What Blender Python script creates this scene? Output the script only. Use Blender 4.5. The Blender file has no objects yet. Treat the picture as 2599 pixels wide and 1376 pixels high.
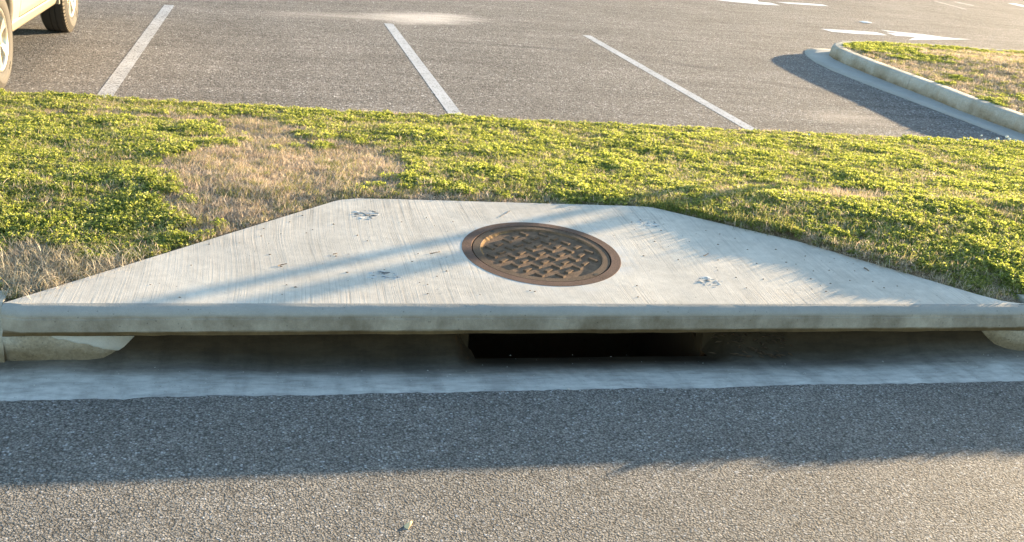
import bpy, bmesh, math, random
import numpy as np
from mathutils import Vector, Matrix, noise
from mathutils.geometry import tessellate_polygon

random.seed(7)
rng = np.random.default_rng(7)
scene = bpy.context.scene
col = scene.collection

# ------------------------------------------------------------------ camera
F = 2600.0; PPX, PPY = 1299.5, 688.0; CAMH = 1.78
CR = Matrix(((0.97283237, -0.00828581, -0.23136231),
             (-0.21273077, 0.36228801, -0.90746516),
             (0.09133888, 0.93202937, 0.35068286)))
cam_d = bpy.data.cameras.new('camera'); cam = bpy.data.objects.new('camera', cam_d)
col.objects.link(cam)
cam_d.sensor_width = 36.0; cam_d.lens = 36.0 * F / 2599.0
cam_d.clip_start = 0.05; cam_d.clip_end = 3000
cam.matrix_world = Matrix.Translation((0, 0, CAMH)) @ CR.to_4x4()
scene.camera = cam

# ------------------------------------------------------------------ light
SUN_H = Vector((8.2, 4.4)).normalized()           # horizontal direction towards the sun
SUN_EL = math.radians(6.2)
world = bpy.data.worlds.new('World'); scene.world = world; world.use_nodes = True
wn = world.node_tree.nodes; wl = world.node_tree.links
bg = wn['Background']; sky = wn.new('ShaderNodeTexSky')
sky.sky_type = 'NISHITA'; sky.sun_disc = False
sky.sun_elevation = SUN_EL
sky.sun_rotation = math.atan2(SUN_H.x, SUN_H.y)
sky.air_density = 1.0; sky.dust_density = 0.6; sky.ozone_density = 1.5
wl.new(sky.outputs[0], bg.inputs[0]); bg.inputs[1].default_value = 0.112
sd = bpy.data.lights.new('sun', 'SUN'); sun = bpy.data.objects.new('sun', sd); col.objects.link(sun)
sd.energy = 4.8; sd.angle = math.radians(0.4); sd.color = (1.0, 0.755, 0.465)
sdir = Vector((SUN_H.x * math.cos(SUN_EL), SUN_H.y * math.cos(SUN_EL), math.sin(SUN_EL)))
sun.rotation_euler = sdir.to_track_quat('Z', 'Y').to_euler()
scene.view_settings.view_transform = 'Standard'
scene.view_settings.look = 'None'
scene.view_settings.gamma = 1.0
scene.view_settings.use_curve_mapping = False
scene.view_settings.exposure = 2.7

# ------------------------------------------------------------------ helpers
def ray(px, py):
    return CR @ Vector((px - PPX, -(py - PPY), -F))
def P(px, py, z=0.0):
    """point of the level plane z seen at a place in the photograph"""
    d = ray(px, py); t = (z - CAMH) / d.z
    return Vector((d.x * t, d.y * t, z))
SL = 0.056
def zs(y): return 0.205 + SL * (y - 3.62)          # the slab's sloping top
def PS(px, py):
    d = ray(px, py); t = (zs(0) - CAMH) / (d.z - SL * d.y)
    return Vector((d.x * t, d.y * t, CAMH + d.z * t))
def sm(a, b, x):
    t = min(1, max(0, (x - a) / (b - a))); return t * t * (3 - 2 * t)
def nz(x, y, z=0.0): return noise.noise(Vector((x, y, z)))

def tag(o, label=None, cat=None, group=None, kind=None):
    if label: o['label'] = label
    if cat: o['category'] = cat
    if group: o['group'] = group
    if kind: o['kind'] = kind
    return o
def mesh_obj(name, verts, faces, mat, parent=None, smooth=False, link=True):
    m = bpy.data.meshes.new(name); m.from_pydata([tuple(v) for v in verts], [], faces)
    m.update()
    if mat: m.materials.append(mat)
    if smooth: m.shade_smooth()
    o = bpy.data.objects.new(name, m)
    if link: col.objects.link(o)
    if parent: o.parent = parent
    return o
def bm_obj(name, bm, mat, parent=None, smooth=False, recalc=True):
    m = bpy.data.meshes.new(name)
    if recalc: bmesh.ops.recalc_face_normals(bm, faces=bm.faces)
    bm.to_mesh(m); bm.free()
    if mat: m.materials.append(mat)
    if smooth: m.shade_smooth()
    o = bpy.data.objects.new(name, m); col.objects.link(o)
    if parent: o.parent = parent
    return o
def empty(name, loc):
    o = bpy.data.objects.new(name, None); col.objects.link(o); o.location = loc
    o.empty_display_size = 0.1
    return o
def child_of(o, root):
    """keep world coordinates in the mesh while parenting to a moved Empty"""
    o.parent = root; o.matrix_parent_inverse = Matrix.Translation(root.location).inverted()
    return o
def bmbox(bm, x0, x1, y0, y1, z0, z1):
    v = [bm.verts.new((x, y, z)) for x in (x0, x1) for y in (y0, y1) for z in (z0, z1)]
    for f in ((0,1,3,2),(4,6,7,5),(0,4,5,1),(2,3,7,6),(0,2,6,4),(1,5,7,3)):
        bm.faces.new([v[i] for i in f])
    return v

# ------------------------------------------------------------------ materials
class NT:
    def __init__(self, name):
        self.m = bpy.data.materials.new(name); self.m.use_nodes = True
        self.n = self.m.node_tree.nodes; self.l = self.m.node_tree.links
        self.b = self.n['Principled BSDF']; self.out = self.n['Material Output']
        self.tc = self.n.new('ShaderNodeTexCoord')
    def lk(self, a, b): self.l.new(a, b)
    def map(self, scale=(1,1,1), rot=(0,0,0), loc=(0,0,0), src='Object'):
        m = self.n.new('ShaderNodeMapping'); m.inputs['Scale'].default_value = scale
        m.inputs['Rotation'].default_value = rot; m.inputs['Location'].default_value = loc
        self.lk(self.tc.outputs[src], m.inputs[0]); return m.outputs[0]
    def noise(self, vec, s, d=3, r=0.55, dist=0.0, out=0):
        t = self.n.new('ShaderNodeTexNoise'); t.inputs['Scale'].default_value = s
        t.inputs['Detail'].default_value = d; t.inputs['Roughness'].default_value = r
        t.inputs['Distortion'].default_value = dist
        self.lk(vec, t.inputs['Vector']); return t.outputs[out]
    def voro(self, vec, s, feature='F1', rand=1.0):
        t = self.n.new('ShaderNodeTexVoronoi'); t.feature = feature
        t.inputs['Scale'].default_value = s; t.inputs['Randomness'].default_value = rand
        self.lk(vec, t.inputs['Vector']); return t
    def ramp(self, fac, stops, interp='LINEAR'):
        r = self.n.new('ShaderNodeValToRGB'); cr = r.color_ramp; cr.interpolation = interp
        while len(cr.elements) > len(stops): cr.elements.remove(cr.elements[-1])
        while len(cr.elements) < len(stops): cr.elements.new(0.5)
        for e, (p, c) in zip(cr.elements, stops):
            e.position = p
            e.color = (c, c, c, 1) if isinstance(c, (int, float)) else (c[0], c[1], c[2], 1)
        self.lk(fac, r.inputs[0]); return r.outputs[0]
    def mix(self, fac, a, b, mode='MIX'):
        m = self.n.new('ShaderNodeMix'); m.data_type = 'RGBA'; m.blend_type = mode
        for s, v in ((0, fac), (6, a), (7, b)):
            if isinstance(v, (int, float)): m.inputs[s].default_value = v if s == 0 else (v, v, v, 1)
            elif isinstance(v, tuple): m.inputs[s].default_value = (v[0], v[1], v[2], 1)
            else: self.lk(v, m.inputs[s])
        return m.outputs[2]
    def math(self, op, a, b=None, c=None, clamp=False):
        m = self.n.new('ShaderNodeMath'); m.operation = op; m.use_clamp = clamp
        for i, v in enumerate((a, b, c)):
            if v is None: continue
            if isinstance(v, (int, float)): m.inputs[i].default_value = v
            else: self.lk(v, m.inputs[i])
        return m.outputs[0]
    def xyz(self, vec=None):
        s = self.n.new('ShaderNodeSeparateXYZ'); self.lk(vec or self.tc.outputs['Object'], s.inputs[0]); return s.outputs
    def bump(self, h, dist, strength=1.0, prev=None):
        b = self.n.new('ShaderNodeBump'); b.inputs['Distance'].default_value = dist
        b.inputs['Strength'].default_value = strength; self.lk(h, b.inputs['Height'])
        if prev is not None: self.lk(prev, b.inputs['Normal'])
        return b.outputs[0]
    def blob(self, cx, cy, rx, ry, rot=0.0, soft=0.6, rag=0.35, ragscale=2.0):
        """0..1 patch with a ragged soft edge at a place on the ground"""
        m = self.n.new('ShaderNodeMapping'); m.vector_type = 'TEXTURE'
        m.inputs['Location'].default_value = (cx, cy, 0); m.inputs['Rotation'].default_value = (0, 0, rot)
        m.inputs['Scale'].default_value = (rx, ry, 1); self.lk(self.tc.outputs['Object'], m.inputs[0])
        x, y, _ = self.xyz(m.outputs[0])
        r = self.math('SQRT', self.math('ADD', self.math('MULTIPLY', x, x), self.math('MULTIPLY', y, y)))
        n = self.noise(self.tc.outputs['Object'], ragscale, 4)
        r = self.math('ADD', r, self.math('MULTIPLY', self.math('SUBTRACT', n, 0.5), rag * 2))
        mr = self.n.new('ShaderNodeMapRange'); mr.interpolation_type = 'SMOOTHSTEP'
        self.lk(r, mr.inputs[0]); mr.inputs[1].default_value = 1.0; mr.inputs[2].default_value = 1.0 - soft
        mr.inputs[3].default_value = 0; mr.inputs[4].default_value = 1
        return mr.outputs[0]
    def base(self, c, rough=0.9, normal=None, metal=0.0, spec=0.3):
        if isinstance(c, tuple): self.b.inputs['Base Color'].default_value = (*c, 1)
        else: self.lk(c, self.b.inputs['Base Color'])
        if isinstance(rough, (int, float)): self.b.inputs['Roughness'].default_value = rough
        else: self.lk(rough, self.b.inputs['Roughness'])
        self.b.inputs['Metallic'].default_value = metal
        self.b.inputs['Specular IOR Level'].default_value = spec
        if normal is not None: self.lk(normal, self.b.inputs['Normal'])
        return self.m

def simple(name, c, rough=0.6, metal=0.0, spec=0.5, bump=None):
    t = NT(name); nrm = None
    cc = c
    if bump:
        n = t.noise(t.tc.outputs['Object'], bump[0], 4); nrm = t.bump(n, bump[1])
        n2 = t.noise(t.tc.outputs['Object'], bump[0] * 0.13, 4)
        cc = t.mix(n2, tuple(x * 0.72 for x in c), tuple(min(1, x * 1.25) for x in c))
    return t.base(cc, rough, nrm, metal, spec)

def asphalt(name, tone, warm, near):
    t = NT(name); o = t.tc.outputs['Object']
    wv = t.n.new('ShaderNodeVectorMath'); wv.operation = 'ADD'
    v1 = t.voro(o, 130 if near else 72)
    v2 = t.voro(o, 260 if near else 150)
    stone = t.n.new('ShaderNodeSeparateColor'); t.lk(v1.outputs['Color'], stone.inputs[0])
    s2 = t.n.new('ShaderNodeSeparateColor'); t.lk(v2.outputs['Color'], s2.inputs[0])
    c1 = t.ramp(stone.outputs[0], [(0, tuple(tone * .55 * w for w in warm)), (.55, tuple(tone * .95 * w for w in warm)),
                                   (.86, tuple(tone * 1.35 * w for w in warm)), (.925, tuple(tone * 1.6 * w for w in warm)), (.97, (.62, .62, .64)), (1, (.9, .9, .92))])
    c2 = t.ramp(s2.outputs[0], [(0, tone * .55), (.7, tone * 1.2), (.95, tone * 1.9), (1, .45)])
    c = t.mix(0.42, c1, c2)
    gap = t.ramp(v1.outputs['Distance'], [(0.35, 1.0), (0.75, 0.42)])
    c = t.mix(1.0, c, gap, 'MULTIPLY')
    big = t.noise(o, 0.7, 5, .6); mid = t.noise(o, 7, 4, .6)
    c = t.mix(1.0, c, t.ramp(big, [(.3, .84), (.7, 1.16)]), 'MULTIPLY')
    c = t.mix(1.0, c, t.ramp(mid, [(.3, .90), (.7, 1.10)]), 'MULTIPLY')
    h1 = t.ramp(v1.outputs['Distance'], [(0.0, 1.0), (.45, .75), (.85, 0.0)])
    h = t.math('ADD', t.math('MULTIPLY', h1, 0.6), t.math('MULTIPLY', t.noise(o, 210, 2, .6), 1.1))
    h = t.math('ADD', h, t.math('MULTIPLY', t.noise(o, 60, 3, .6), .8))
    h = t.math('ADD', h, t.math('MULTIPLY', stone.outputs[1], 0.35))
    return t, c, h

def mat_asphalt_road():
    t, c, h = asphalt('road_asphalt', 0.30, (1.08, 1.0, .89), True)
    # scattered small pits
    pv = t.voro(t.tc.outputs['Object'], 5.0)
    pit = t.ramp(pv.outputs['Distance'], [(0.02, 0.55), (0.07, 1.0)])
    c = t.mix(1.0, c, pit, 'MULTIPLY')
    return t.base(c, 0.9, t.bump(h, 0.018, 1.0), 0, 0.25)
def mat_asphalt_lot():
    t, c, h = asphalt('lot_asphalt', 0.215, (1.10, 1.0, .94), False)
    dust = t.blob(2.05, 14.1, 1.35, 0.75, 0.5, .85, .45, 1.6)
    c = t.mix(t.math('MULTIPLY', dust, .9), c, (.56, .52, .49))
    d2 = t.blob(0.9, 13.75, 1.5, .42, 0.3, .9, .5, 2.2)
    c = t.mix(t.math('MULTIPLY', d2, .45), c, (.42, .39, .36))
    for cx, cy, rx, ry, ro in ((4.9, 11.3, .9, .28, -.5), (5.6, 10.3, 1.1, .22, -.7), (3.1, 12.0, 1.3, .16, -.1), (8.0, 20.0, 3.5, .3, .2)):
        oil = t.blob(cx, cy, rx, ry, ro, .95, .4, 2.5)
        c = t.mix(t.math('MULTIPLY', oil, .38), c, (.05, .05, .055))
    d3 = t.blob(5.35, 8.75, .65, .45, .3, .9, .4, 2.0)
    c = t.mix(t.math('MULTIPLY', d3, .5), c, (.40, .36, .32))
    # long wheel streaks across the aisle
    st = t.noise(t.map((0.16, 1.6, 1), rot=(0, 0, -.12)), 3.2, 5, .6)
    c = t.mix(1.0, c, t.ramp(st, [(.35, .86), (.62, 1.12)]), 'MULTIPLY')
    ck = t.noise(t.tc.outputs["Object"], 26, 3, .6)
    c = t.mix(1.0, c, t.ramp(ck, [(.3, .82), (.7, 1.16)]), 'MULTIPLY')
    return t.base(c, 0.95, t.bump(h, 0.008, 0.9), 0, 0.12)

def concrete(name, tone=(.55, .52, .47), broom=False, grime=0.0, spots=True):
    t = NT(name); o = t.tc.outputs['Object']
    a = t.noise(o, 1.7, 6, .62); b = t.noise(o, 22, 5, .65); f = t.noise(o, 240, 3, .6)
    c = t.ramp(a, [(.3, tuple(x * .88 for x in tone)), (.7, tuple(x * 1.10 for x in tone))])
    c = t.mix(1.0, c, t.ramp(b, [(.3, .93), (.7, 1.06)]), 'MULTIPLY')
    c = t.mix(1.0, c, t.ramp(f, [(.3, .93), (.7, 1.06)]), 'MULTIPLY')
    h = t.math('MULTIPLY', f, .5)
    nrm = None
    if broom:
        wob = t.noise(t.map((.7, 1.0, 1)), 1.1, 1, .4)
        x, y, z = t.xyz()
        xx = t.math('ADD', x, t.math('MULTIPLY', wob, 0.10))
        cb = t.n.new('ShaderNodeCombineXYZ'); t.lk(xx, cb.inputs[0])
        t.lk(t.math('MULTIPLY', y, 0.012), cb.inputs[1])
        l1 = t.noise(cb.outputs[0], 150, 3, .8); l2 = t.noise(cb.outputs[0], 44, 2, .6)
        fade = t.noise(o, 2.2, 3, .55)
        fd = t.ramp(fade, [(.32, .25), (.62, 1.0)])
        lines = t.math('ADD', t.math('MULTIPLY', l1, .9), t.math('MULTIPLY', l2, .5))
        groove = t.ramp(lines, [(.54, .68), (.66, .96), (.9, 1.05)])
        c = t.mix(fd, c, t.mix(1.0, c, groove, 'MULTIPLY'))
        h = t.math('ADD', h, t.math('MULTIPLY', t.math('MULTIPLY', lines, fd), 1.5))
        c = t.mix(1.0, c, t.ramp(t.noise(o, 5.5, 5, .65), [(.3, .88), (.7, 1.07)]), 'MULTIPLY')
        sp = t.voro(o, 16); c = t.mix(1.0, c, t.ramp(sp.outputs['Distance'], [(.035, .5), (.07, 1)]), 'MULTIPLY')
        nrm = t.bump(h, 0.0011, 0.9)
    else:
        pv = t.voro(o, 34); pits = t.ramp(pv.outputs['Distance'], [(.05, .55), (.12, 1)])
        if spots: c = t.mix(1.0, c, pits, 'MULTIPLY')
        nrm = t.bump(t.math('ADD', h, t.math('MULTIPLY', b, 1.0)), 0.0025, .7)
    return t, c, nrm

def mat_slab():
    t, c, nrm = concrete('slab_concrete', (.54, .49, .425), broom=True)
    # cement smears round the iron frame
    r = t.blob(1.207, 4.228, .50, .50, 0, .35, .2, 6)
    n = t.noise(t.tc.outputs['Object'], 14, 5, .7)
    c = t.mix(t.math('MULTIPLY', r, t.ramp(n, [(.45, 0), (.6, .55)])), c, (.50, .51, .52))
    return t.base(c, .9, nrm, 0, .25)
def mat_slab_edge():
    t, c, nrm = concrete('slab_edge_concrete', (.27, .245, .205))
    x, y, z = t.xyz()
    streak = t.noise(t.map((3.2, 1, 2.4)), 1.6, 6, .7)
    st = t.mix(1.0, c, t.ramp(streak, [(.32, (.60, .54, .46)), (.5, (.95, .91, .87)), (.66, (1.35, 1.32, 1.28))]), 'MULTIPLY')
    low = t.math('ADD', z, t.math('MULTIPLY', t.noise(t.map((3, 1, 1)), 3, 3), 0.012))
    c = t.mix(t.ramp(low, [(.182, 1.0), (.192, 0.0)]), t.mix(1.0, c, (1.08, 1.14, 1.24), 'MULTIPLY'), st)  # rounded nose darker and cooler than the slab top: shade painted into the colour
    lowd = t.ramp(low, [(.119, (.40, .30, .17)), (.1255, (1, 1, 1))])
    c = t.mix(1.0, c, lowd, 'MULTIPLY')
    return t.base(c, .9, nrm, 0, .25)
def mat_gutter():
    t, c, nrm = concrete('gutter_concrete', (.46, .45, .415), spots=True)
    x, y, z = t.xyz()
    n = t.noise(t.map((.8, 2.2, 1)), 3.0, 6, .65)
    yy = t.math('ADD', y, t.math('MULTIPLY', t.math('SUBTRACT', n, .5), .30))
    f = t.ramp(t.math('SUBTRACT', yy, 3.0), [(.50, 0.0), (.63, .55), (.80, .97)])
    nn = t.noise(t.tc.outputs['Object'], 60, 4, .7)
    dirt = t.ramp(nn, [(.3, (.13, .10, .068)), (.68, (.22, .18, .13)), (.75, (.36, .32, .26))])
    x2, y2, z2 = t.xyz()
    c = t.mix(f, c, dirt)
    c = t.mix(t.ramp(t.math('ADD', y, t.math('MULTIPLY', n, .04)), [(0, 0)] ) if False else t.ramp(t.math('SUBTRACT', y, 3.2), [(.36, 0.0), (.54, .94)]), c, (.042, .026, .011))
    # drip runs across the apron
    run = t.noise(t.map((3.0, .6, 1), rot=(0, 0, .7)), 2.0, 5, .65)
    c = t.mix(1.0, c, t.ramp(run, [(.36, .74), (.52, 1.0)]), 'MULTIPLY')
    c = t.mix(1.0, c, t.ramp(t.noise(t.map((1, 3, 3)), 9, 5, .7), [(.32, .72), (.62, 1.12)]), 'MULTIPLY')
    return t.base(c, .85, nrm, 0, .3)
def mat_kerb():
    t, c, nrm = concrete('kerb_concrete', (.42, .39, .335))
    x, y, z = t.xyz()
    ag = t.voro(t.tc.outputs['Object'], 130); ags = t.n.new('ShaderNodeSeparateColor'); t.lk(ag.outputs['Color'], ags.inputs[0])
    c = t.mix(1.0, c, t.ramp(ags.outputs[0], [(0, .85), (.5, 1.0), (.9, 1.12)]), 'MULTIPLY')
    c = t.mix(1.0, c, t.ramp(t.noise(t.map((1, 1, .3)), 2.2, 5, .65), [(.32, (.72, .66, .56)), (.55, (1, 1, 1))]), 'MULTIPLY')
    n = t.noise(t.map((1.4, 1.4, 3)), 2.4, 5, .65)
    zz = t.math('ADD', z, t.math('MULTIPLY', t.math('SUBTRACT', n, .5), .22))
    c = t.mix(1.0, c, t.ramp(zz, [(.0, (.50, .42, .32)), (.05, (.80, .74, .66)), (.11, (1, 1, 1))]), 'MULTIPLY')
    return t.base(c, .9, nrm, 0, .25)
def mat_patch():
    t, c, nrm = concrete('patched_mortar', (.47, .47, .46))
    n = t.noise(t.map((.6, 1.5, 1)), 13, 4, .65, 2.2)
    c = t.mix(1.0, c, t.ramp(n, [(.42, .22), (.50, .85), (.68, 1.4)]), 'MULTIPLY')
    return t.base(c, .9, nrm, 0, .25)
def mat_iron(name, c0, c1, dirt):
    t = NT(name); o = t.tc.outputs['Object']
    a = t.noise(o, 9, 6, .65); b = t.noise(o, 150, 4, .65)
    c = t.ramp(a, [(.3, c0), (.7, c1)])
    c = t.mix(1.0, c, t.ramp(b, [(.3, .75), (.7, 1.25)]), 'MULTIPLY')
    if dirt: c = t.mix(t.ramp(t.noise(o, 20, 5, .7), [(.42, 0), (.6, dirt)]), c, (.21, .132, .082))
    return t.base(c, .92, t.bump(b, .0012, .8), 0.0, .18)
def mat_paint(name, worn, col_=(.44, .445, .46)):
    t = NT(name); o = t.tc.outputs['Object']
    v = t.voro(o, 95); s = t.n.new('ShaderNodeSeparateColor'); t.lk(v.outputs['Color'], s.inputs[0])
    n = t.noise(o, 11, 5, .7)
    w = t.math('ADD', t.math('MULTIPLY', s.outputs[0], .55), t.math('MULTIPLY', n, .6))
    f = t.ramp(w, [(.86 - worn, 0.0), (.94 - worn, 1.0)])
    c = t.mix(f, col_, (.17, .165, .16))
    c = t.mix(1.0, c, t.ramp(t.noise(o, 1.6, 3), [(.3, .82), (.7, 1.08)]), 'MULTIPLY')
    h = t.noise(o, 190, 3, .6)
    return t.base(c, .75, t.bump(h, .002, .6), 0, .35)
def mat_soil():
    t = NT('soil'); o = t.tc.outputs['Object']
    a = t.noise(o, 3, 6, .65); b = t.noise(o, 90, 5, .7)
    c = t.ramp(a, [(.3, (.15, .11, .07)), (.7, (.26, .20, .13))])
    c = t.mix(1.0, c, t.ramp(b, [(.3, .55), (.7, 1.4)]), 'MULTIPLY')
    return t.base(c, .95, t.bump(b, .012, 1.0), 0, .15)
def mat_leaf(name, stops, trans=0.45, spread=.35):
    """per-leaf tint from the 'tint' attribute, per-tuft tint from the instance"""
    t = NT(name)
    at = t.n.new('ShaderNodeAttribute'); at.attribute_name = 'tint'
    oi = t.n.new('ShaderNodeObjectInfo')
    f = t.math('ADD', t.math('MULTIPLY', at.outputs['Fac'], 1 - spread), t.math('MULTIPLY', oi.outputs['Random'], spread))
    c = t.ramp(f, stops)
    t.base(c, .55, None, 0, .35)
    tr = t.n.new('ShaderNodeBsdfTranslucent')
    tc = t.mix(1.0, c, (1.25, 1.25, .72), 'MULTIPLY') if 'clover' in name else t.mix(1.0, c, (1.08, 1.0, .88), 'MULTIPLY')
    t.lk(tc, tr.inputs[0])
    ms = t.n.new('ShaderNodeMixShader'); ms.inputs[0].default_value = trans
    t.lk(t.b.outputs[0], ms.inputs[1]); t.lk(tr.outputs[0], ms.inputs[2]); t.lk(ms.outputs[0], t.out.inputs[0])
    return t.m

M = {}
M['road'] = mat_asphalt_road(); M['lot'] = mat_asphalt_lot()
M['slab'] = mat_slab(); M['slab_edge'] = mat_slab_edge(); M['gutter'] = mat_gutter()
M['kerb'] = mat_kerb(); M['patch'] = mat_patch()
M['iron'] = mat_iron('rusty_iron_frame', (.10, .062, .046), (.155, .095, .072), 0)
M['lid'] = mat_iron('rusty_iron_lid', (.085, .056, .038), (.145, .098, .066), 0.0)
M['lid_floor'] = mat_iron('dirty_iron_recess', (.085, .056, .038), (.15, .10, .065), .9)
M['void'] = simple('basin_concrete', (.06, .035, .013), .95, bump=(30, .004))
M['paint_worn'] = mat_paint('worn_white_paint', .20)
M['paint_mid'] = mat_paint('scuffed_white_paint', .12)
M['paint_new'] = mat_paint('bright_white_paint', -.08, (.62, .63, .65))
M['paint_faint'] = mat_paint('faded_white_paint', .30, (.5, .48, .44))
M['soil'] = mat_soil()
M['clover'] = mat_leaf('clover_leaf', [(0, (.055, .09, .020)), (.3, (.145, .19, .042)), (.6, (.31, .335, .095)), (1, (.56, .56, .25))], .5)
M['dry'] = mat_leaf('dry_blade', [(0, (.27, .20, .14)), (.35, (.46, .37, .28)), (.7, (.62, .53, .42)), (1, (.74, .68, .58))], .4)
M['grey_dry'] = mat_leaf('grey_straw', [(0, (.24, .21, .15)), (.5, (.42, .38, .29)), (1, (.62, .58, .46))], .35)
M['grass'] = mat_leaf('green_blade', [(0, (.07, .11, .02)), (.5, (.20, .22, .06)), (1, (.42, .38, .17))], .45)
M['flower'] = simple('flower_white', (.75, .72, .62), .7)
M['stem'] = simple('flower_stem', (.10, .15, .03), .6)
M['tyre'] = simple('tyre_rubber', (.035, .032, .028), .8, bump=(60, .002))
M['tyre_side'] = simple('tyre_sidewall', (.075, .062, .045), .75, bump=(40, .001))
M['rim'] = simple('alloy', (.62, .58, .50), .28, .85)
M['body'] = simple('champagne_paint', (.50, .44, .33), .28, .45)
M['trim'] = simple('grey_plastic', (.13, .12, .10), .6)
M['dark'] = simple('dark_underbody', (.02, .018, .015), .85)
M['glass'] = simple('tinted_glass', (.02, .025, .03), .08)
M['lamp_clear'] = simple('headlamp_lens', (.6, .62, .65), .12)
M['lamp_red'] = simple('tail_lamp_lens', (.35, .02, .02), .2)
M['post'] = simple('bronze_post', (.06, .05, .04), .5, .3)
M['twig'] = simple('twig', (.13, .085, .05), .85)
M['pebble'] = simple('pale_pebble', (.5, .47, .42), .85, bump=(80, .002))
M['leaf'] = simple('yellowed_leaf', (.70, .52, .27), .6)
M['litter'] = simple('white_litter', (.75, .75, .76), .6)

# ------------------------------------------------------------------ ground, road, lot
def sheet(name, pts, mat, z=0.0):
    o = mesh_obj(name, [(x, y, z) for x, y in pts], [tuple(range(len(pts)))], mat); return tag(o, kind='structure')
# far ground: a ring of four sheets so that nothing lies under the inlet
gv = [(-900,-900),(900,-900),(900,900),(-900,900),(-60,-40),(60,-40),(60,90),(-60,90)]
g = mesh_obj('ground', [(x, y, -.02) for x, y in gv], [(0,1,5,4),(1,2,6,5),(2,3,7,6),(3,0,4,7)], M['soil'])
tag(g, kind='structure')

JOINT = 3.345                                       # where asphalt meets the gutter
xs = [-60, -30, -12, -6] + list(np.arange(-4, 8.001, .02)) + [10, 14, 30, 60]
rv, rf = [], []
for i, x in enumerate(xs):
    e = JOINT + .009 * nz(x * 9, 3) + .012 * nz(x * 2.1, 8) + .012 * nz(x * 34, 1)
    rv += [(x, -40, .006), (x, 1.0, .006), (x, e - .012, .006), (x, e, .002), (x, e + .002, -.02)]
    if i:
        a, b = (i - 1) * 5, i * 5
        for k in range(4): rf.append((a + k, b + k, b + k + 1, a + k + 1))
road = mesh_obj('road', rv, rf, M['road']); tag(road, kind='structure')
sheet('parking_lot', [(-60, 7.33), (60, 7.33), (60, 90), (-60, 90)], M['lot'])

def dip(x):                                         # how far the gutter sinks towards the inlet
    return sm(-.80, .25, x) * (1 - sm(2.4, 3.2, x))
def gz(x, y):
    w = dip(x)
    prof = np.interp(y, [3.2, 3.38, 3.5, 3.62, 3.8, 4.0], [-.012, -.006, -.022, -.045, -.088, -.10])
    flat = np.interp(y, [3.2, 3.38, 3.66, 4.0], [-.012, -.006, -.020, -.022])
    return float(flat * (1 - w) + prof * w) + .0025 * nz(x * 3, y * 5, 2)
gx = [-60, -30, -12, -6] + list(np.arange(-4, 8.001, .05)) + [10, 14, 30, 60]
TX0, TX1 = .83, 1.90                                # throat of the inlet
gyv = [3.2, 3.28, 3.34, 3.40, 3.46, 3.52, 3.58, 3.64, 3.70, 3.74, 3.78, 3.81, 3.84, 3.87, 3.90]
gv2, gf2 = [], []
for i, x in enumerate(gx):
    side = max(1 - sm(TX0 - .07, TX0 - .01, x), sm(TX1 + .01, TX1 + .12, x))
    for y in gyv:
        # beside the throat the apron curls up like a bowl towards the slab's underside
        curl = .20 * sm(3.66, 3.93, y + .02 * nz(x * 3, 4)) * side
        gv2.append((x, y + (0.006 * nz(x * 6, 5) if y == 3.82 else 0), gz(x, y) + curl + .004 * nz(x * 9, y * 9, 3) * side))
    if i:
        for k in range(len(gyv) - 1):
            if k >= len(gyv) - 4 and TX0 < (gx[i - 1] + x) / 2 < TX1: continue
            a = (i - 1) * len(gyv) + k; b = i * len(gyv) + k
            gf2.append((a, b, b + 1, a + 1))
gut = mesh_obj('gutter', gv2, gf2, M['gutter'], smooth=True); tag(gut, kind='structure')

# ------------------------------------------------------------------ the verge soil
SLAB = [(-.93, 3.70), (.30, 4.815), (.345, 4.845), (.42, 4.868), (.60, 4.872), (1.90, 4.855), (1.955, 4.845), (2.59, 4.40), (3.19, 3.80), (3.27, 3.735), (3.34, 3.71), (3.40, 3.70)]
def in_poly(x, y, poly):
    c = False; n = len(poly)
    for i in range(n):
        x1, y1 = poly[i]; x2, y2 = poly[i - 1]
        if (y1 > y) != (y2 > y) and x < (x2 - x1) * (y - y1) / (y2 - y1) + x1: c = not c
    return c
def seg_d(x, y, a, b):
    ax, ay = a; bx, by = b; dx, dy = bx - ax, by - ay
    t = max(0, min(1, ((x - ax) * dx + (y - ay) * dy) / (dx * dx + dy * dy)))
    return math.hypot(x - ax - t * dx, y - ay - t * dy)
def slab_dist(x, y):
    if not (-1.6 < x < 4 and 3.3 < y < 5.6): return 1.0
    d = min(seg_d(x, y, SLAB[i], SLAB[i + 1]) for i in range(len(SLAB) - 1))
    return -d if in_poly(x, y, SLAB) else d
def ext(x): return float(np.interp(x, [-60, -2.6, -1.0, 1.4, 3, 6.9], [.22, .22, .16, .04, .0, 0]))
def soil_z(x, y):
    y0_ = y; y = y - ext(x) * sm(5.0, 7.2, y)
    up = zs(min(y, 5.0)); z = up if y < 5.0 else np.interp(y, [5.0, 7.2], [zs(5.0), .165])
    z -= .02
    if (x < -.94 or x > 3.42) and y < 3.86: z -= .03
    z += .040 * sm(1.7, 2.8, x) * sm(5.6, 4.7, y) * sm(3.82, 4.10, y) * sm(6, 4.5, x)
    hum = .5 * nz(x * 1.3, y * 1.6, 4) + .35 * nz(x * 3.1, y * 3.6, 9)
    d = slab_dist(x, y)
    z += .026 * hum * sm(.0, .5, d) * sm(7.25, 6.7, y) * sm(3.75, 4.0, y)
    z -= .03 * (1 - sm(.0, .05, d))
    return float(z)
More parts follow.
